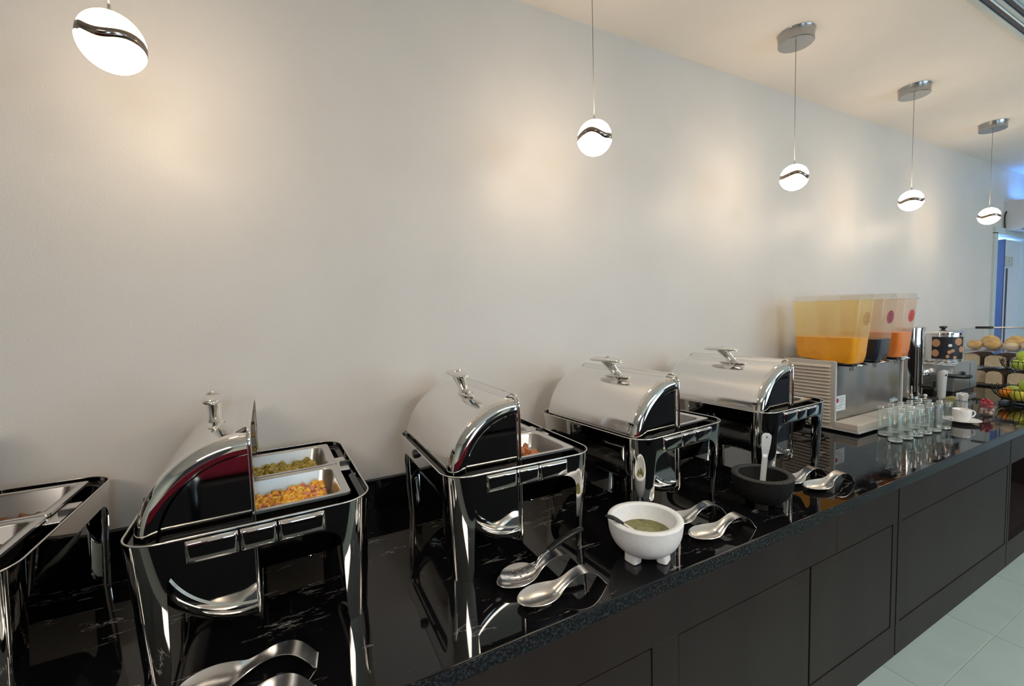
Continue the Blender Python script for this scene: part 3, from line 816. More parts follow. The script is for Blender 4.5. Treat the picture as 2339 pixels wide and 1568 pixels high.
o = lathe('green_salsa', [(0, 0.0), (.030, .0005), (.0700, 0)], m_salsa, None, 40, loc=(.868, -.737, ZC + .0725)); tag(o, 'pool of green salsa inside the white footed bowl', 'salsa', kind='stuff')
t = thing('small_ladle', 'small ladle with dark handle leaning out of the white bowl', 'ladle', (.868, -.737, ZC), 0)
hp = smoothpath([(-.116, .030, .132), (-.098, .019, .126), (-.075, .004, .111), (-.05, -.012, .092), (-.028, -.025, .0745)], 6)
n_ = len(hp)
tube('handle', hp[:n_ * 5 // 9], [.0038 + .0055 * math.sin(PI * min(1, i / (n_ * 5 / 9)) ** .8) for i in range(n_ * 5 // 9)], m_black, t, 12, flat=.55)
tube('shank', hp[n_ * 5 // 9 - 1:], .0036, m_satin, t, 10, flat=.6)
lathe('scoop', [(0, 0), (.006, .0008), (.010, .005), (.0115, .011), (.0105, .011), (.009, .005), (0, .0015)], m_chrome, t, 24, loc=(-.024, -.028, .060))
t = thing('footed_bowl', 'black stone bowl with a steel spoon standing in it', 'bowl', (1.455, -.70, ZC), 0)
bowl(t, .098, .110, .022, m_stone, m_stone, m_stonerim, .007, m_stone, (-150, -55, 70))
# steel ladle handle standing in black bowl
t = thing('serving_spoon', 'steel serving spoon with a hanging hole, upright in the black bowl', 'spoon', (1.455, -.70, ZC), 0)
V = []; F = []
A = Vector((-.034, -.020, .060)); B = Vector((-.007, -.020, .258))
ax = (B - A).normalized(); side = Vector(RX).cross(ax).cross(ax) * -1; side = (Vector(RX) - ax * Vector(RX).dot(ax)).normalized(); nr = ax.cross(side)
Lh = (B - A).length
ns = 40
def hw(s_):
    if s_ < .12: return .0095 - .02 * s_
    if s_ < .60: return .0072
    if s_ < .94: return .0072 + .0052 * math.sin(PI / 2 * (s_ - .6) / .34)
    return .0124 * math.sqrt(max(0.0005, 1 - ((s_ - .94) / .065) ** 2))
outl = [(1.35 * hw(i / ns), i / ns) for i in range(ns + 1)]
m_ = 12
for w_, s_ in outl:
    for k in range(m_ + 1):
        v = -1 + 2 * k / m_
        V.append(A + ax * (Lh * s_) + side * (w_ * v) + nr * (-.0025 * (1 - v * v) * (1 if s_ < .62 else .2)))
hc = (.94)
for i in range(ns):
    for k in range(m_):
        q = (i * (m_ + 1) + k, (i + 1) * (m_ + 1) + k, (i + 1) * (m_ + 1) + k + 1, i * (m_ + 1) + k + 1)
        F.append(q)
mesh('handle', V, F, mat('matt_steel', (0.88, 0.84, 0.80), 0.38, 0.6), t, solid=.0016)
pc = A + ax * (Lh * .93)
lathe('hanging_hole', [(0, 0), (.0024, 0), (.0026, .0035), (0, .0035)], m_black, t, 16, loc=tuple(pc - nr * .002), rot=nr.to_track_quat('Z', 'Y').to_euler())
lathe('scoop', [(0, 0), (.016, .003), (.026, .011), (.030, .020), (.029, .020), (.024, .012), (0, .0015)], m_chrome, t, 32, loc=(-.022, -.030, .041))

# ================================================================== juice dispenser
t = thing('juice_dispenser', 'beige and steel juice dispenser with three clear tanks', 'drink dispenser', (2.62, 0, ZC))
BW = 0.77
box('body', (0.012, -.345, .045), (BW - .012, -.085, .372), m_brush, t, bevel=.004)
for sx, nm in ((0.0, 'side_panel'), (BW - .012, 'side_panel')):
    p = box(nm, (sx, -.352, .012), (sx + .012, -.08, .385), m_beige, t, bevel=.003)
    box('front_post', (sx - .001 if sx == 0 else sx, -.358, .012), (sx + .014, -.346, .380), m_grey, p, bevel=.002)
    if sx == 0:
        for k in range(17):
            z = .052 + k * .0190
            loft('louver', [[(q, -.336, z + r) for q, r in ((0, -.006), (-.013, -.0055), (-.004, .004), (0, .006))], [(q, -.095, z + r) for q, r in ((0, -.006), (-.013, -.0055), (-.004, .004), (0, .006))]], m_beige, p, True, True, autos=.4)
box('top_deck', (0.005, -.345, .368), (BW - .005, -.085, .378), m_brush, t, bevel=.002)
tx = [(.015, .185), (.265, .435), (.515, .685)]
for k, (a, b) in enumerate(tx):
    # sloping valve cover under each tank, and steel prongs
    c = (a + b) / 2
    loft('valve_cover', [[(x, y, z) for x, y, z in ((b - .045, -.40, .352), (b + .055, -.40, .352), (b + .055, -.345, .377), (b - .045, -.345, .377))], [(x, y, z - .006) for x, y, z in ((b - .045, -.40, .352), (b + .055, -.40, .352), (b + .055, -.345, .377), (b - .045, -.345, .377))]], m_satin, t, True, True, autos=.3)
    for q in (-.012, .012): tube('valve_pin', [(c + q, -.385, .372), (c + q, -.385, .325)], .004, m_chrome, t, 8)
    box('valve_block', (c - .03, -.40, .352), (c + .03, -.345, .376), m_black, t, bevel=.004)
# wavy brushed reflections come from the real curved front plate
V = []; F = []
nx = 60
for i in range(nx + 1):
    x = .016 + (BW - .032) * i / nx
    y = -.3465 - .0035 * (0.5 + .5 * math.cos(2 * PI * (x - .10) / .25)) - .0005
    for z in (.045, .15, .26, .368): V.append((x, y, z))
for i in range(nx):
    for k in range(3): F.append((i * 4 + k, (i + 1) * 4 + k, (i + 1) * 4 + k + 1, i * 4 + k + 1))
m_front = mat('satin_front', (0.50, 0.50, 0.50), 0.27, 1.0)
mesh('front_plate', V, F, m_front, t, solid=.001)
# service label and maker's oval
lb = box('service_label', (.012, -.353, .107), (.115, -.3515, .190), mat('label_white', (0.70, 0.76, 0.80), .4), t)
lathe('label_dot', [(0, .0006), (.013, .0006), (.013, 0)], mat('label_red', (0.35, 0.03, 0.05), .5), lb, 24, loc=(.032, -.353, .166), rot=(PI / 2, 0, 0))
m_ink = mat('grey_ink', (0.18, 0.20, 0.24), .6)
for k in range(5):
    box('label_line', (.050, -.3536, .178 - k * .010), (.105 - .012 * (k % 2), -.353, .180 - k * .010), m_ink, lb)
for k in range(2): box('label_line', (.020, -.3536, .122 + k * .011), (.075, -.353, .124 + k * .011), m_ink, lb)
m_oval = mat('oval_blue', (0.30, 0.40, 0.46), .25, .6)
ov = lathe('maker_badge', [(0, .002), (.9, .002), (1.0, 0)], m_oval, t, 40, loc=(.665, -.3515, .095), rot=(PI / 2, 0, 0)); ov.scale = (.050, .018, 1.0)
text('badge_script', 'Crathco', .030, mat('badge_white', (.75, .8, .82), .3), t, (.665, -.3542, .095), (PI / 2, 0, 0))
# drip trays, a wide step per tank
for k, (a, b) in enumerate(((-.003, .255), (.257, .51), (.512, .765))):
    box('drip_tray', (a, -.468, .020), (b, -.354, .058), m_beige, t, bevel=.006)
    box('drip_grille', (a + .012, -.458, .056), (b - .012, -.362, .0595), m_beige, t, bevel=.001)
box('base', (-.002, -.472, .010), (BW, -.09, .021), m_grey, t, bevel=.003)
for x in (.03, BW - .03):
    for y in (-.44, -.12): lathe('rubber_foot', [(0, 0), (.014, 0), (.016, .011), (0, .011)], m_black, t, 16, loc=(x, y, 0))
# the tanks
def juice(name, c1, c2):
    M = mat(name, c1, .35); add_noise(M, 25, c1, c2, .3, .7); return M
m_j = [juice('orange_juice', (.92, .34, .004), (.98, .42, .006)), juice('dark_drink', (.008, .010, .022), (.012, .014, .03)), juice('papaya_juice', (.88, .22, .03), (.92, .27, .05))]
TL = ['transparent tank half full of bright orange juice, nearest', 'transparent tank of nearly black drink, middle', 'transparent tank of pinkish orange juice, far']
stc = [(.55, .30, .10), (.35, .05, .09), (.60, .07, .06)]
for k, (a, b) in enumerate(tx):
    cxx = (a + b) / 2; hw_ = (b - a) / 2
    def ring(z, grow=0.0):
        # z above counter; front leans outward to the top, bottom rounded
        f = (z - .395) / .325
        fy = -.425 - .030 * f; by = -.130 + .018 * f
        ga = hw_ - .008 * (1 - f) + grow
        cy_, hy = (fy + by) / 2, (by - fy) / 2 + grow
        return [(cxx + x, cy_ + y, z) for x, y in rrect(ga, hy, .022, 5)]
    rings = []
    lvl = (.51, .49, .515)[k]
    def bottom(zs, sh):
        R_ = []
        for z, s_ in zs:
            r = ring(.40, 0); c_y = sum(q[1] for q in r) / len(r)
            R_.append([(cxx + (q[0] - cxx) * s_, c_y + (q[1] - c_y) * s_, z - .012 * ((c_y - q[1]) / .15 + .6) * (1)) for q in r])
        return R_
    shell = bottom([(.383, .80), (.388, .94)], 0) + [ring(z) for z in (.405, .45, lvl, .56, .62, .68, .712)]
    tk = loft('tank', shell, (m_acr_y, m_acr_b, m_acr_o)[k], t, cap0=True, autos=.8)
    tk['label'] = TL[k]
    tk.data.materials.append(m_acr)
    for p in tk.data.polygons:
        if p.center.z < lvl - .002: p.material_index = 1
    fill = []
    for r in bottom([(.386, .79), (.391, .925)], 0): fill.append(r)
    for z in (.407, .45, lvl):
        fill.append([(cxx + (q[0] - cxx) * .975, -.28 + (q[1] + .28) * .985, q[2]) for q in ring(z)])
    o = loft('juice_fill', fill, m_j[k], tk, True, True, autos=.8)
    ldr = [ring(.706, .006), ring(.714, .006), ring(.716, .001), [(cxx + (q[0] - cxx) * .93, -.28 + (q[1] + .28) * .96, .742) for q in ring(.716)]]
    loft('tank_lid', ldr, m_acr_lid, tk, cap1=True, autos=.5)
    # round flavour sticker on the sloped front
    zz = .612; f = (zz - .395) / .325; fy = -.425 - .030 * f - .0012
    st_ = lathe('flavour_sticker', [(0, .0008), (.036, .0008), (.0365, 0)], mat('sticker%s' % 'abc'[k], stc[k], .4), tk, 32, loc=(cxx + .012, fy - .001, zz), rot=(PI / 2 + .092, 0, 0))
    im = mat('sticker_ink%s' % 'abc'[k], tuple(c * .35 for c in stc[k]), .5)
    box('print_bar', (-.014, -.019, .0006), (.014, -.015, .0012), im, st_)
    lathe('print_fruit', [(0, .0012), (.005, .0012), (.005, .0006)], im, st_, 12, loc=(.002, .010, 0))
    lathe('print_fruit', [(0, .0012), (.0035, .0012), (.0035, .0006)], im, st_, 12, loc=(.0, -.004, 0))
# power cord from dispenser
tag(tube('power_cord', smoothpath([(2.60, -.20, ZC + .05), (2.56, -.28, ZC + .02), (2.50, -.36, ZC + .006), (2.42, -.40, ZC + .006), (2.30, -.34, ZC + .006), (2.22, -.20, ZC + .006), (2.30, -.08, ZC + .006), (2.56, -.05, ZC + .006)], 8), .0042, m_black), 'black power cord lying on the counter left of the juice dispenser', 'cord')

# ================================================================== drinking glasses
def tumbler():
    t = thing('drinking_glass', 'x', 'glass', (0, 0, ZC), group='tall clear tumblers in rows on the counter')
    pr = [(.0285, 0.0005), (.0305, .003), (.0315, .02), (.0328, .144), (.0322, .1452), (.0312, .144), (.0298, .022), (.026, .0135)]
    lathe('glass_body', pr, m_glass, t, 32, autos=.9)
    lathe('rim', [(.0331, .1440), (.0331, .1452), (.0324, .1460), (.0317, .1452), (.0322, .1440)], m_rimglint, t, 32, autos=2)
    lathe('thick_base', [(0, .001), (.0275, .001), (.0285, .004), (.0285, .010), (.026, .012), (0, .012)], m_solidglass, t, 32, autos=.9)
    return t
g0 = tumbler()
front = [(2.675, -.602), (2.775, -.607), (2.870, -.612), (2.960, -.617), (3.055, -.622), (3.155, -.628)]
back = [(2.768, -.522), (2.866, -.527), (2.958, -.533), (3.050, -.538), (3.145, -.545)]
gl_l = ['clear tumbler nearest the viewer, front corner of the glasses'] + ['clear tumbler of the front row, %s from the near end' % s_ for s_ in ('second', 'third', 'fourth', 'fifth')] + ['clear tumbler at the far end of the front row, beside the saucer'] \
    + ['clear tumbler at the near end of the back row, by the drip tray'] + ['clear tumbler of the back row, %s from the near end' % s_ for s_ in ('second', 'third', 'fourth')] + ['clear tumbler at the far end of the back row']
for i, (x, y) in enumerate(front + back):
    o = g0 if i == 0 else dup(g0, (x, y, ZC), 0)
    o.location = (x, y, ZC); o['label'] = gl_l[i]

# cup, saucer, teaspoon
CU = (3.375, -.633)
t = thing('saucer', 'white saucer under the coffee cup', 'saucer', (*CU, ZC))
lathe('plate', [(0, 0), (.028, 0), (.03, .002), (.055, .008), (.078, .017), (.081, .0185), (.079, .020), (.055, .0115), (.03, .006), (0, .006)], m_porc, t, 64, autos=1.5)
t = thing('coffee_cup', 'white porcelain coffee cup on a saucer', 'cup', (*CU, ZC + .006))
lathe('cup_body', [(0, 0), (.022, 0), (.024, .003), (.030, .010), (.0375, .022), (.0395, .040), (.0405, .071), (.0395, .0722), (.038, .071), (.037, .040), (.034, .022), (.025, .010), (0, .007)], m_porc, t, 48, autos=1.2)
a = RX.copy(); a.z = 0; a.normalize(); a = Vector((.75, -.66, 0)).normalized()
tube('cup_handle', smoothpath([a * .039 + Vector((0, 0, .058)), a * .052 + Vector((0, 0, .062)), a * .062 + Vector((0, 0, .050)), a * .056 + Vector((0, 0, .034)), a * .0375 + Vector((0, 0, .026))], 5), .0035, m_porc, t, 10)
t = thing('teaspoon', 'small steel teaspoon on the white saucer left of the cup', 'spoon', (CU[0] - .045, CU[1] + .032, ZC + .0165), 1.0)
lathe('spoon_bowl', [(0, 0), (.007, .001), (.010, .0035), (.009, .0035), (0, .0012)], m_chrome, t, 20)
tube('spoon_handle', [(.008, 0, .003), (.03, 0, .006), (.06, 0, .009)], .0018, m_chrome, t, 8)

# glass with wrapped red sweets
def cup_glass(name, label, loc, R, h, cat='glass'):
    t = thing(name, label, cat, loc)
    lathe('glass_body', [(0, 0), (R * .9, 0), (R * .95, .003), (R, h), (R - .0025, h), (R * .93 - .0025, .012), (0, .010)], m_glass, t, 32, autos=.9)
    return t
cup_glass('sweets_glass', 'short glass tumbler filled with red wrapped sweets', (3.70, -.648, ZC), .042, .085)
m_wrap = mat('red_wrapper', (.55, .02, .05), .25, coat=.5); m_wrap2 = mat('clear_wrapper', (.62, .42, .40), .25)
rnd = random.Random(9)
for k in range(26):
    z = .018 + (k // 6) * .018; rr = rnd.uniform(.008, .027); an = k * 1.9
    o = blob('wrapped_sweet', (3.70 + rr * math.cos(an), -.648 + rr * math.sin(an), ZC + z), .0115, m_wrap if k >= 12 else m_wrap2, amp=.25, freq=2.5, seed=k, sub=2, sq=(1.15, .8, .8), rot=(rnd.random() * 3, rnd.random() * 3, 0))
    tag(o, 'red wrapped sweet in the upper part of the short glass' if k >= 12 else 'pale wrapped sweet in the lower part of the short glass', 'sweet', 'red sweets in the short glass' if k >= 12 else 'pale sweets in the short glass')
# sugar sachets and sweetener
cup_glass('sachet_glass', 'clear glass holding white sugar sachets behind the cup', (3.73, -.53, ZC), .042, .075)
m_sach = mat('white_paper', (.82, .84, .86), .6); m_sach_b = mat('blue_print', (.30, .38, .55), .6)
for k in range(12):
    an = k * 2.4; rr = .010 + .0016 * k
    o = box('sugar_sachet', (-.014, -.0015, 0), (.014, .0015, .092 + (k % 3) * .006), m_sach, loc=(3.73 + rr * math.cos(an) * .8, -.53 + rr * math.sin(an) * .8, ZC + .012), rot=(rnd.uniform(-.12, .12), rnd.uniform(-.15, .15), an + 1.2), bevel=.001)
    tag(o, 'white paper sugar sachet standing in the sachet glass', 'sachet', 'sugar sachets in the glass behind the cup')
    box('printed_band', (-.0141, -.0017, .05), (.0141, .0017, .058), m_sach_b, o)
t = thing('sweetener_bowl', 'clear square bowl of yellow sweetener sachets behind the glasses', 'bowl', (3.80, -.466, ZC))
loft('bowl_wall', [[(x, y, z) for x, y in rrect(s_, s_, .012, 4)] for s_, z in ((.034, 0), (.046, .060), (.044, .060), (.032, .004))], m_glass, t, cap0=True, cap1=True, autos=.6)
m_ysach = mat('yellow_paper', (.66, .62, .26), .6)
for k in range(14):
    o = box('sweetener_sachet', (-.021, -.0015, 0), (.021, .0015, .062), m_ysach, loc=(3.775 + .0038 * k, -.466 + rnd.uniform(-.012, .012), ZC + .010), rot=(rnd.uniform(-.2, .2), rnd.uniform(-.25, .25), PI / 2 + rnd.uniform(-.4, .4)), bevel=.001)
    tag(o, 'yellow sweetener sachet standing in the clear square bowl', 'sachet', 'sweetener sachets in the clear bowl')

# ================================================================== coffee urn
t = thing('coffee_urn', 'tall polished steel coffee urn on a black base behind the dispenser', 'coffee urn', (3.69, -.27, ZC))
box('base', (-.095, -.13, 0), (.095, .11, .062), m_black, t, bevel=.008)
box('indicator', (-.02, -.134, .028), (.01, -.130, .034), m_grey, t)
lathe('cylinder', [(.0, .062), (.078, .062), (.078, .505), (.080, .507), (.080, .520), (.074, .526), (.05, .530), (0, .532)], m_chrome, t, 56)
tap = tube('tap', smoothpath([(.02, -.07, .135), (.03, -.105, .135), (.035, -.125, .12), (.035, -.128, .075)], 5), .012, m_black, t, 12)
box('tap_lever', (.022, -.135, .13), (.048, -.12, .175), m_black, tap, bevel=.004)
lathe('sight_glass', [(0, 0), (.006, 0), (.006, .3), (0, .3)], m_chrome, t, 14, loc=(-.055, -.075, .10))
lathe('small_cap', [(0, .03), (.008, .028), (.011, .018), (.006, .008), (.009, 0), (0, 0)], m_porc, t, 16, loc=(-.02, -.10, .062))

# ================================================================== panini grill with bin on top
t = thing('contact_grill', 'brushed steel contact grill with black handle behind the coffee cup', 'grill', (3.90, -.435, ZC))
GX, GY = .38, .26
box('body', (0, 0, .085), (GX, GY, .268), m_brush, t, bevel=.006)
for k in range(7): box('top_rib', (.02, .02 + k * .034, .267), (GX - .02, .030 + k * .034, .273), m_satin, t, bevel=.002)
box('lower_plate', (.01, .01, .045), (GX - .01, GY - .01, .078), m_black, t, bevel=.004)
box('base', (0, 0, .008), (GX, GY, .04), m_brush, t, bevel=.004)
for x in (.03, GX - .03):
    for y in (.03, GY - .03): lathe('rubber_foot', [(0, 0), (.014, 0), (.014, .009), (0, .009)], m_black, t, 14, loc=(x, y, 0))
lathe('dial', [(0, .014), (.012, .014), (.015, 0), (0, 0)], m_black, t, 24, loc=(.13, 0, .20), rot=(PI / 2, 0, 0))
box('panel_line', (.25, -.001, .10), (.253, .0, .26), m_black, t)
# front arm and handle on the near side
arm = smoothpath([(-.002, .03, .205), (-.05, .03, .225), (-.085, .03, .222), (-.10, .03, .17), (-.112, .03, .05), (-.115, .03, .008)], 5)
tube('arm', arm, .026, m_grey, t, 4, flat=.45)
tube('handle', smoothpath([(-.09, .02, .205), (-.05, -.02, .20), (.0, -.055, .195), (.05, -.06, .195)], 5), .013, m_black, t, 12)
lathe('chrome_cap', [(0, .05), (.038, .045), (.05, .025), (.05, 0), (0, 0)], m_chrome, t, 32, loc=(-.03, .16, .185))
# decorated bin on the grill
t = thing('storage_bin', 'steel lidded bin with a black band of brown circles, on the grill', 'container', (4.115, -.302, ZC + .2735))
Rb = .108
lathe('bin_body', [(0, 0), (Rb, 0), (Rb, .185), (Rb + .002, .187), (0, .187)], m_satin, t, 56)
lathe('bin_lid', [(0, .187), (Rb + .004, .187), (Rb + .004, .196), (Rb * .9, .206), (Rb * .4, .214), (0, .216)], m_chrome, t, 56)
lathe('lid_knob', [(0, .216), (.010, .216), (.012, .222), (.022, .232), (.020, .240), (0, .242)], m_black, t, 28)
m_band = mat('black_label', (.012, .012, .018), .4); m_circ = mat('brown_print', (.50, .26, .13), .5)
th0 = math.atan2(-.886, -.46) ; 
def curved_patch(nm, mt, par, a0, a1, z0, z1, r, ell=False):
    V = []; F = []; nn_ = 24
    if ell:
        ca, cz_ = (a0 + a1) / 2, (z0 + z1) / 2; V.append((r * math.cos(ca), r * math.sin(ca), cz_))
        for k in range(nn_):
            q = 2 * PI * k / nn_; aa = ca + (a1 - a0) / 2 * math.cos(q); V.append((r * math.cos(aa), r * math.sin(aa), cz_ + (z1 - z0) / 2 * math.sin(q)))
        F = [(0, 1 + k, 1 + (k + 1) % nn_) for k in range(nn_)]
    else:
        for k in range(nn_ + 1):
            aa = a0 + (a1 - a0) * k / nn_; V += [(r * math.cos(aa), r * math.sin(aa), z0), (r * math.cos(aa), r * math.sin(aa), z1)]
        F = [(2 * k, 2 * k + 2, 2 * k + 3, 2 * k + 1) for k in range(nn_)]
    return mesh(nm, V, F, mt, par)
vb = math.atan2(-1.33, -4.1)      # direction from bin to viewer
bd = curved_patch('label_band', m_band, t, vb - .52, vb + 1.15, .018, .170, Rb + .0008)
for (da, z, ra, rz) in ((-.38, .128, .27, .027), (-.38, .058, .22, .025), (.80, .138, .22, .026), (.98, .085, .16, .022), (.35, .112, .10, .010), (.32, .066, .10, .013), (.48, .076, .10, .012), (.24, .036, .09, .011), (.60, .030, .09, .010)):
    a0 = max(vb - .51, vb + da - ra)
    curved_patch('printed_circle', m_circ if (da, z) != (.35, .112) else m_porc, bd, a0, vb + da + ra, z - rz, z + rz, Rb + .0014, True)

# ================================================================== bread case
t = thing('bread_case', 'clear acrylic bread case with three shelves at the far end', 'display case', (4.93, -.72, ZC))
CW, CD = .50, .58; TH = .005
for a, b in (((0, 0, .0), (TH, CD, .45)), ((CW - TH, 0, .0), (CW, CD, .45)), ((0, CD - TH, .0), (CW, CD, .45))): box('side_pane', a, b, m_acr, t)
box('top_pane', (-.004, -.004, .45), (CW + .004, CD + .004, .457), m_acr, t)
m_shelf = trans_mat('shelf_acrylic', (.85, .85, .88), .35, (.75, .66, .68))
for z in (.278, .150, .012): box('shelf', (TH, .002, z), (CW - TH, CD - TH, z + .006), m_shelf if z > .2 else m_acr, t)
box('base', (-.01, -.01, 0), (CW + .01, CD + .01, .012), m_black, t, bevel=.003)
m_roll = food_mat('golden_crust', [(.62, .34, .10), (.78, .50, .20), (.86, .62, .32)], 14, .5, .2)
m_roll2 = food_mat('pale_concha', [(.82, .62, .42), (.90, .74, .56)], 14, .5, .2)
m_crust = food_mat('dark_crust', [(.10, .035, .015), (.18, .07, .03)], 20, .6, .4)
m_crumb = food_mat('crumb', [(.80, .58, .36), (.90, .72, .50)], 60, .8, .5)
XB = 4.93; 
def pastry(x, y, z, r, sq, rz, label, mt, name='bread_roll', marks=None, gr=None):
    t = thing(name, label, 'pastry', (x, y, ZC + z), rz)
    if gr: t['group'] = gr
    blob('crust', (0, 0, r * sq[2]), r, mt, t, amp=.06, freq=1.3, seed=x * 10 + y * 7, sub=3, sq=sq)
    if marks: 
        for k in range(marks):
            s_ = -.6 + 1.2 * k / max(1, marks - 1)
            pts = []
            for q in range(9):
                v = -.85 + 1.7 * q / 8
                xx = s_ * sq[0] * r; yy = v * sq[1] * r * math.sqrt(max(0, 1 - s_ * s_)); zz = r * sq[2] * (1 + math.sqrt(max(0, 1 - s_ * s_ - v * v * (1 - s_ * s_)))) * 1.0
                pts.append((xx, yy, zz + .001))
            tube('score', pts, .0035, m_roll if mt != m_roll else m_crust, t, 6)
    return t
SZ = .2845
pastry(5.05, -.200, SZ, .062, (.9, .78, .62), .1, 'long golden roll at the left of the top shelf', m_roll)
pastry(5.05, -.305, SZ, .062, (.85, .80, .70), .0, 'golden roll second from the left on the top shelf', m_roll)
pastry(5.19, -.250, SZ, .066, (1.0, .9, .85), .3, 'golden roll behind the front pair on the top shelf', m_roll)
pastry(5.04, -.408, SZ, .060, (.85, .80, .66), .2, 'pale shell pattern bun at the middle of the top shelf', m_roll2, 'shell_bun', 5)
pastry(5.03, -.502, SZ, .052, (.85, .82, .85), -.3, 'pale swirled bun right of the shell bun on the top shelf', m_roll2, 'shell_bun', 5)
pastry(5.20, -.395, SZ, .066, (1.0, .95, .85), .2, 'golden roll at the back behind the pale buns', m_roll)
pastry(5.19, -.535, SZ, .060, (1.0, .85, .80), .2, 'golden roll at the right end of the top shelf, behind the fruit', m_roll)
def loaf(x, y, z, L_, w_, h_, label, rz=0, slices=True):
    t = thing('bread_loaf', label, 'bread', (x, y, ZC + z), rz)
    pr = [(-w_ / 2, 0), (w_ / 2, 0), (w_ / 2, h_ * .62), (w_ * .46, h_ * .82), (w_ * .26, h_ * .97), (0, h_), (-w_ * .26, h_ * .97), (-w_ * .46, h_ * .82), (-w_ / 2, h_ * .62)]
    loft('crust', [[(xx, p[0], p[1]) for p in pr] for xx in (0.004, L_)], m_crust, t, False, True, autos=.9)
    loft('cut_face', [[(xx, p[0] * s_, p[1] * s_ + .001) for p in pr] for xx, s_ in ((0.0, .95), (.006, .97))], m_crumb, t, True, True, autos=.9)
    return t
loaf(5.00, -.195, .157, .30, .105, .098, 'dark crusted loaf at the left of the middle shelf')
loaf(4.99, -.335, .157, .30, .125, .092, 'wide loaf with a pale cut face on the middle shelf')
loaf(4.99, -.470, .157, .30, .115, .090, 'loaf at the right of the middle shelf behind the fruit')
loaf(5.02, -.235, .019, .28, .10, .100, 'rough dark loaf at the left of the bottom shelf')
loaf(4.97, -.335, .019, .28, .095, .105, 'square pale sliced loaf on the bottom shelf')
loaf(5.00, -.455, .019, .28, .11, .100, 'loaf at the right of the bottom shelf behind the fruit')
# tongs on top of the case
t = thing('bread_tongs', 'steel tongs with black grips lying on top of the bread case', 'tongs', (4.98, -.24, ZC + .4575), -1.35)
for s_ in (1, -1):
    tube('arm', smoothpath([(.07, s_ * .006, .010 + .003 * s_), (.16, s_ * .012, .012), (.24, s_ * .016, .011), (.30, s_ * .010, .008)], 4), .0045, m_satin, t, 8)
    tube('grip', [(-.02, s_ * .004, .010), (.03, s_ * .006, .011), (.075, s_ * .007, .011)], .009, m_black, t, 10)
blob('tong_tip', (.315, 0, .011), .020, m_satin, t, amp=.0, sub=3, sq=(1.2, 1, .45))

# ================================================================== two tier fruit basket
FB = (4.27, -.665)
t = thing('fruit_basket', 'two tier black wire fruit basket at the right edge of the photo', 'fruit basket', (*FB, ZC))
m_wire = mat('black_wire', (.02, .02, .022), .25, .6)
def wire_bowl(z0, R, h, nloop):
    V = []; F = []
    tube_vf([(R * math.cos(a), R * math.sin(a), z0 + h) for a in [2 * PI * k / 40 for k in range(40)]], .0022, 6, True, V=V, F=F)
    tube_vf([(R * .42 * math.cos(a), R * .42 * math.sin(a), z0) for a in [2 * PI * k / 30 for k in range(30)]], .0022, 6, True, V=V, F=F)
    mesh('hoop', V, F, m_wire, t)
    for q in range(nloop):
        a = 2 * PI * q / nloop; w_ = .6 * 2 * PI / nloop
        pts = []
        for k in range(13):
            u = -1 + k / 6
            s_ = 1 - abs(u) ** 2.2
            aa = a + w_ * .5 * math.copysign(min(1, abs(u) ** .5), u) ; rr = R * (.42 + .58 * math.sin(PI / 2 * s_) ** .9 * 1.05); zz = z0 + (h + .012) * s_ ** 1.6
            pts.append((rr * math.cos(aa), rr * math.sin(aa), zz))
        tube('wire_loop', pts, .0017, m_wire, t, 6)
wire_bowl(.020, .150, .085, 16)
wire_bowl(.215, .115, .070, 14)
tube('centre_post', [(0, 0, .006), (0, 0, .39)], .004, m_wire, t, 8)
tube('top_ring', [(.03 * math.cos(a), 0, .41 + .03 * math.sin(a)) for a in [2 * PI * k / 20 for k in range(20)]], .0025, m_wire, t, 6, closed=True)
tube('base_ring', [(.075 * math.cos(a), .075 * math.sin(a), .004) for a in [2 * PI * k / 30 for k in range(30)]], .003, m_wire, t, 6, closed=True)
for k in range(3): tube('base_leg', [(.07 * math.cos(k * 2.1), .07 * math.sin(k * 2.1), .005), (.062 * math.cos(k * 2.1), .062 * math.sin(k * 2.1), .021)], .0025, m_wire, t, 6)
m_green = food_mat('green_apple_skin', [(.33, .46, .04), (.46, .58, .08), (.60, .66, .16)], 12, .25, .02)
m_yel = food_mat('yellow_apple_skin', [(.52, .50, .05), (.66, .60, .08)], 12, .25, .02)
m_redap = food_mat('red_apple_skin', [(.40, .02, .02), (.52, .06, .04)], 12, .25, .02)
m_or = food_mat('orange_peel', [(.85, .26, .02), (.90, .32, .03)], 60, .35, .15)
m_lem = food_mat('lemon_peel', [(.80, .60, .06), (.86, .68, .10)], 60, .35, .15)
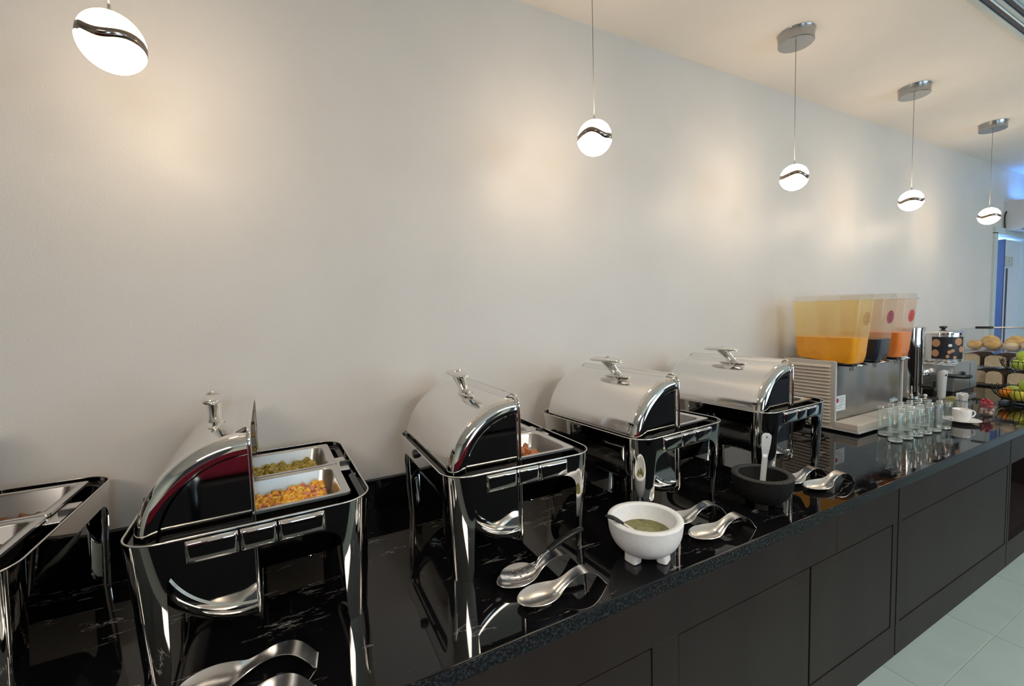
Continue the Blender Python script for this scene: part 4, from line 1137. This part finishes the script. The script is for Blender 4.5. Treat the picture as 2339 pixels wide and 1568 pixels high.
def fruit(kind_, x, y, z, r, label, tilt=(0, 0, 0)):
    t = thing(kind_, label, 'fruit', (FB[0] + x, FB[1] + y, ZC + z)); t.rotation_euler = tilt
    if 'apple' in kind_:
        pr = [(0, .50), (.10, .56), (.28, .80), (.55, .90), (.85, .62), (1.0, .15), (.95, -.35), (.70, -.78), (.35, -.92), (.12, -.86), (0, -.80)]
        pts = smoothpath([(a, 0, b) for a, b in pr], 3)
        lathe('skin', [(p.x * r, p.z * r) for p in pts], {'green_apple': m_green, 'yellow_apple': m_yel, 'red_apple': m_redap}[kind_], t, 32, autos=3)
        tube('stem', [(0, 0, .5 * r), (.05 * r, 0, .95 * r)], .0014, m_crust, t, 6)
    elif kind_ == 'lemon': blob('skin', (0, 0, 0), r, m_lem, t, amp=.03, sub=3, sq=(1.3, .9, .9))
    else:
        blob('skin', (0, 0, 0), r, m_or, t, amp=.015, sub=4)
        lathe('navel', [(0, .001), (.004, 0), (0, -.001)], m_green, t, 10, loc=(0, 0, r * 1.0))
# lower tier: lying on the wires
fruit('orange', -.050, .070, .072, .035, 'orange at the left of the lower basket tier')
fruit('yellow_apple', -.085, .012, .066, .036, 'yellow green apple at the lower left of the lower tier')
fruit('green_apple', -.078, -.062, .070, .037, 'large green apple at the front of the lower tier')
fruit('green_apple', -.040, -.015, .128, .037, 'green apple on top of the lower tier pile, stem showing', (0.25, -.45, 0))
fruit('red_apple', -.020, -.100, .112, .035, 'red apple at the right of the lower basket tier')
fruit('green_apple', .02, .02, .066, .036, 'green apple hidden behind the lower tier front')
fruit('yellow_apple', .07, -.03, .068, .036, 'yellow apple at the back of the lower tier')
fruit('green_apple', .055, .07, .075, .034, 'green apple at the back left of the lower tier')
# upper tier
fruit('green_apple', -.045, .020, .262, .036, 'yellow green apple at the left of the upper basket tier')
fruit('green_apple', -.020, .012, .318, .032, 'small green apple on top of the upper tier', (.2, .3, 0))
fruit('lemon', -.050, -.058, .258, .033, 'yellow lemon right of the apple in the upper tier')
fruit('orange', .040, .0, .262, .034, 'orange at the back of the upper basket tier')
o = box('blue_carton', (-.02, -.03, 0), (.02, .03, .11), mat('blue_print_box', (.06, .16, .42), .4), loc=(4.60, -.70, ZC), bevel=.003); tag(o, 'small blue carton behind the fruit basket', 'carton')
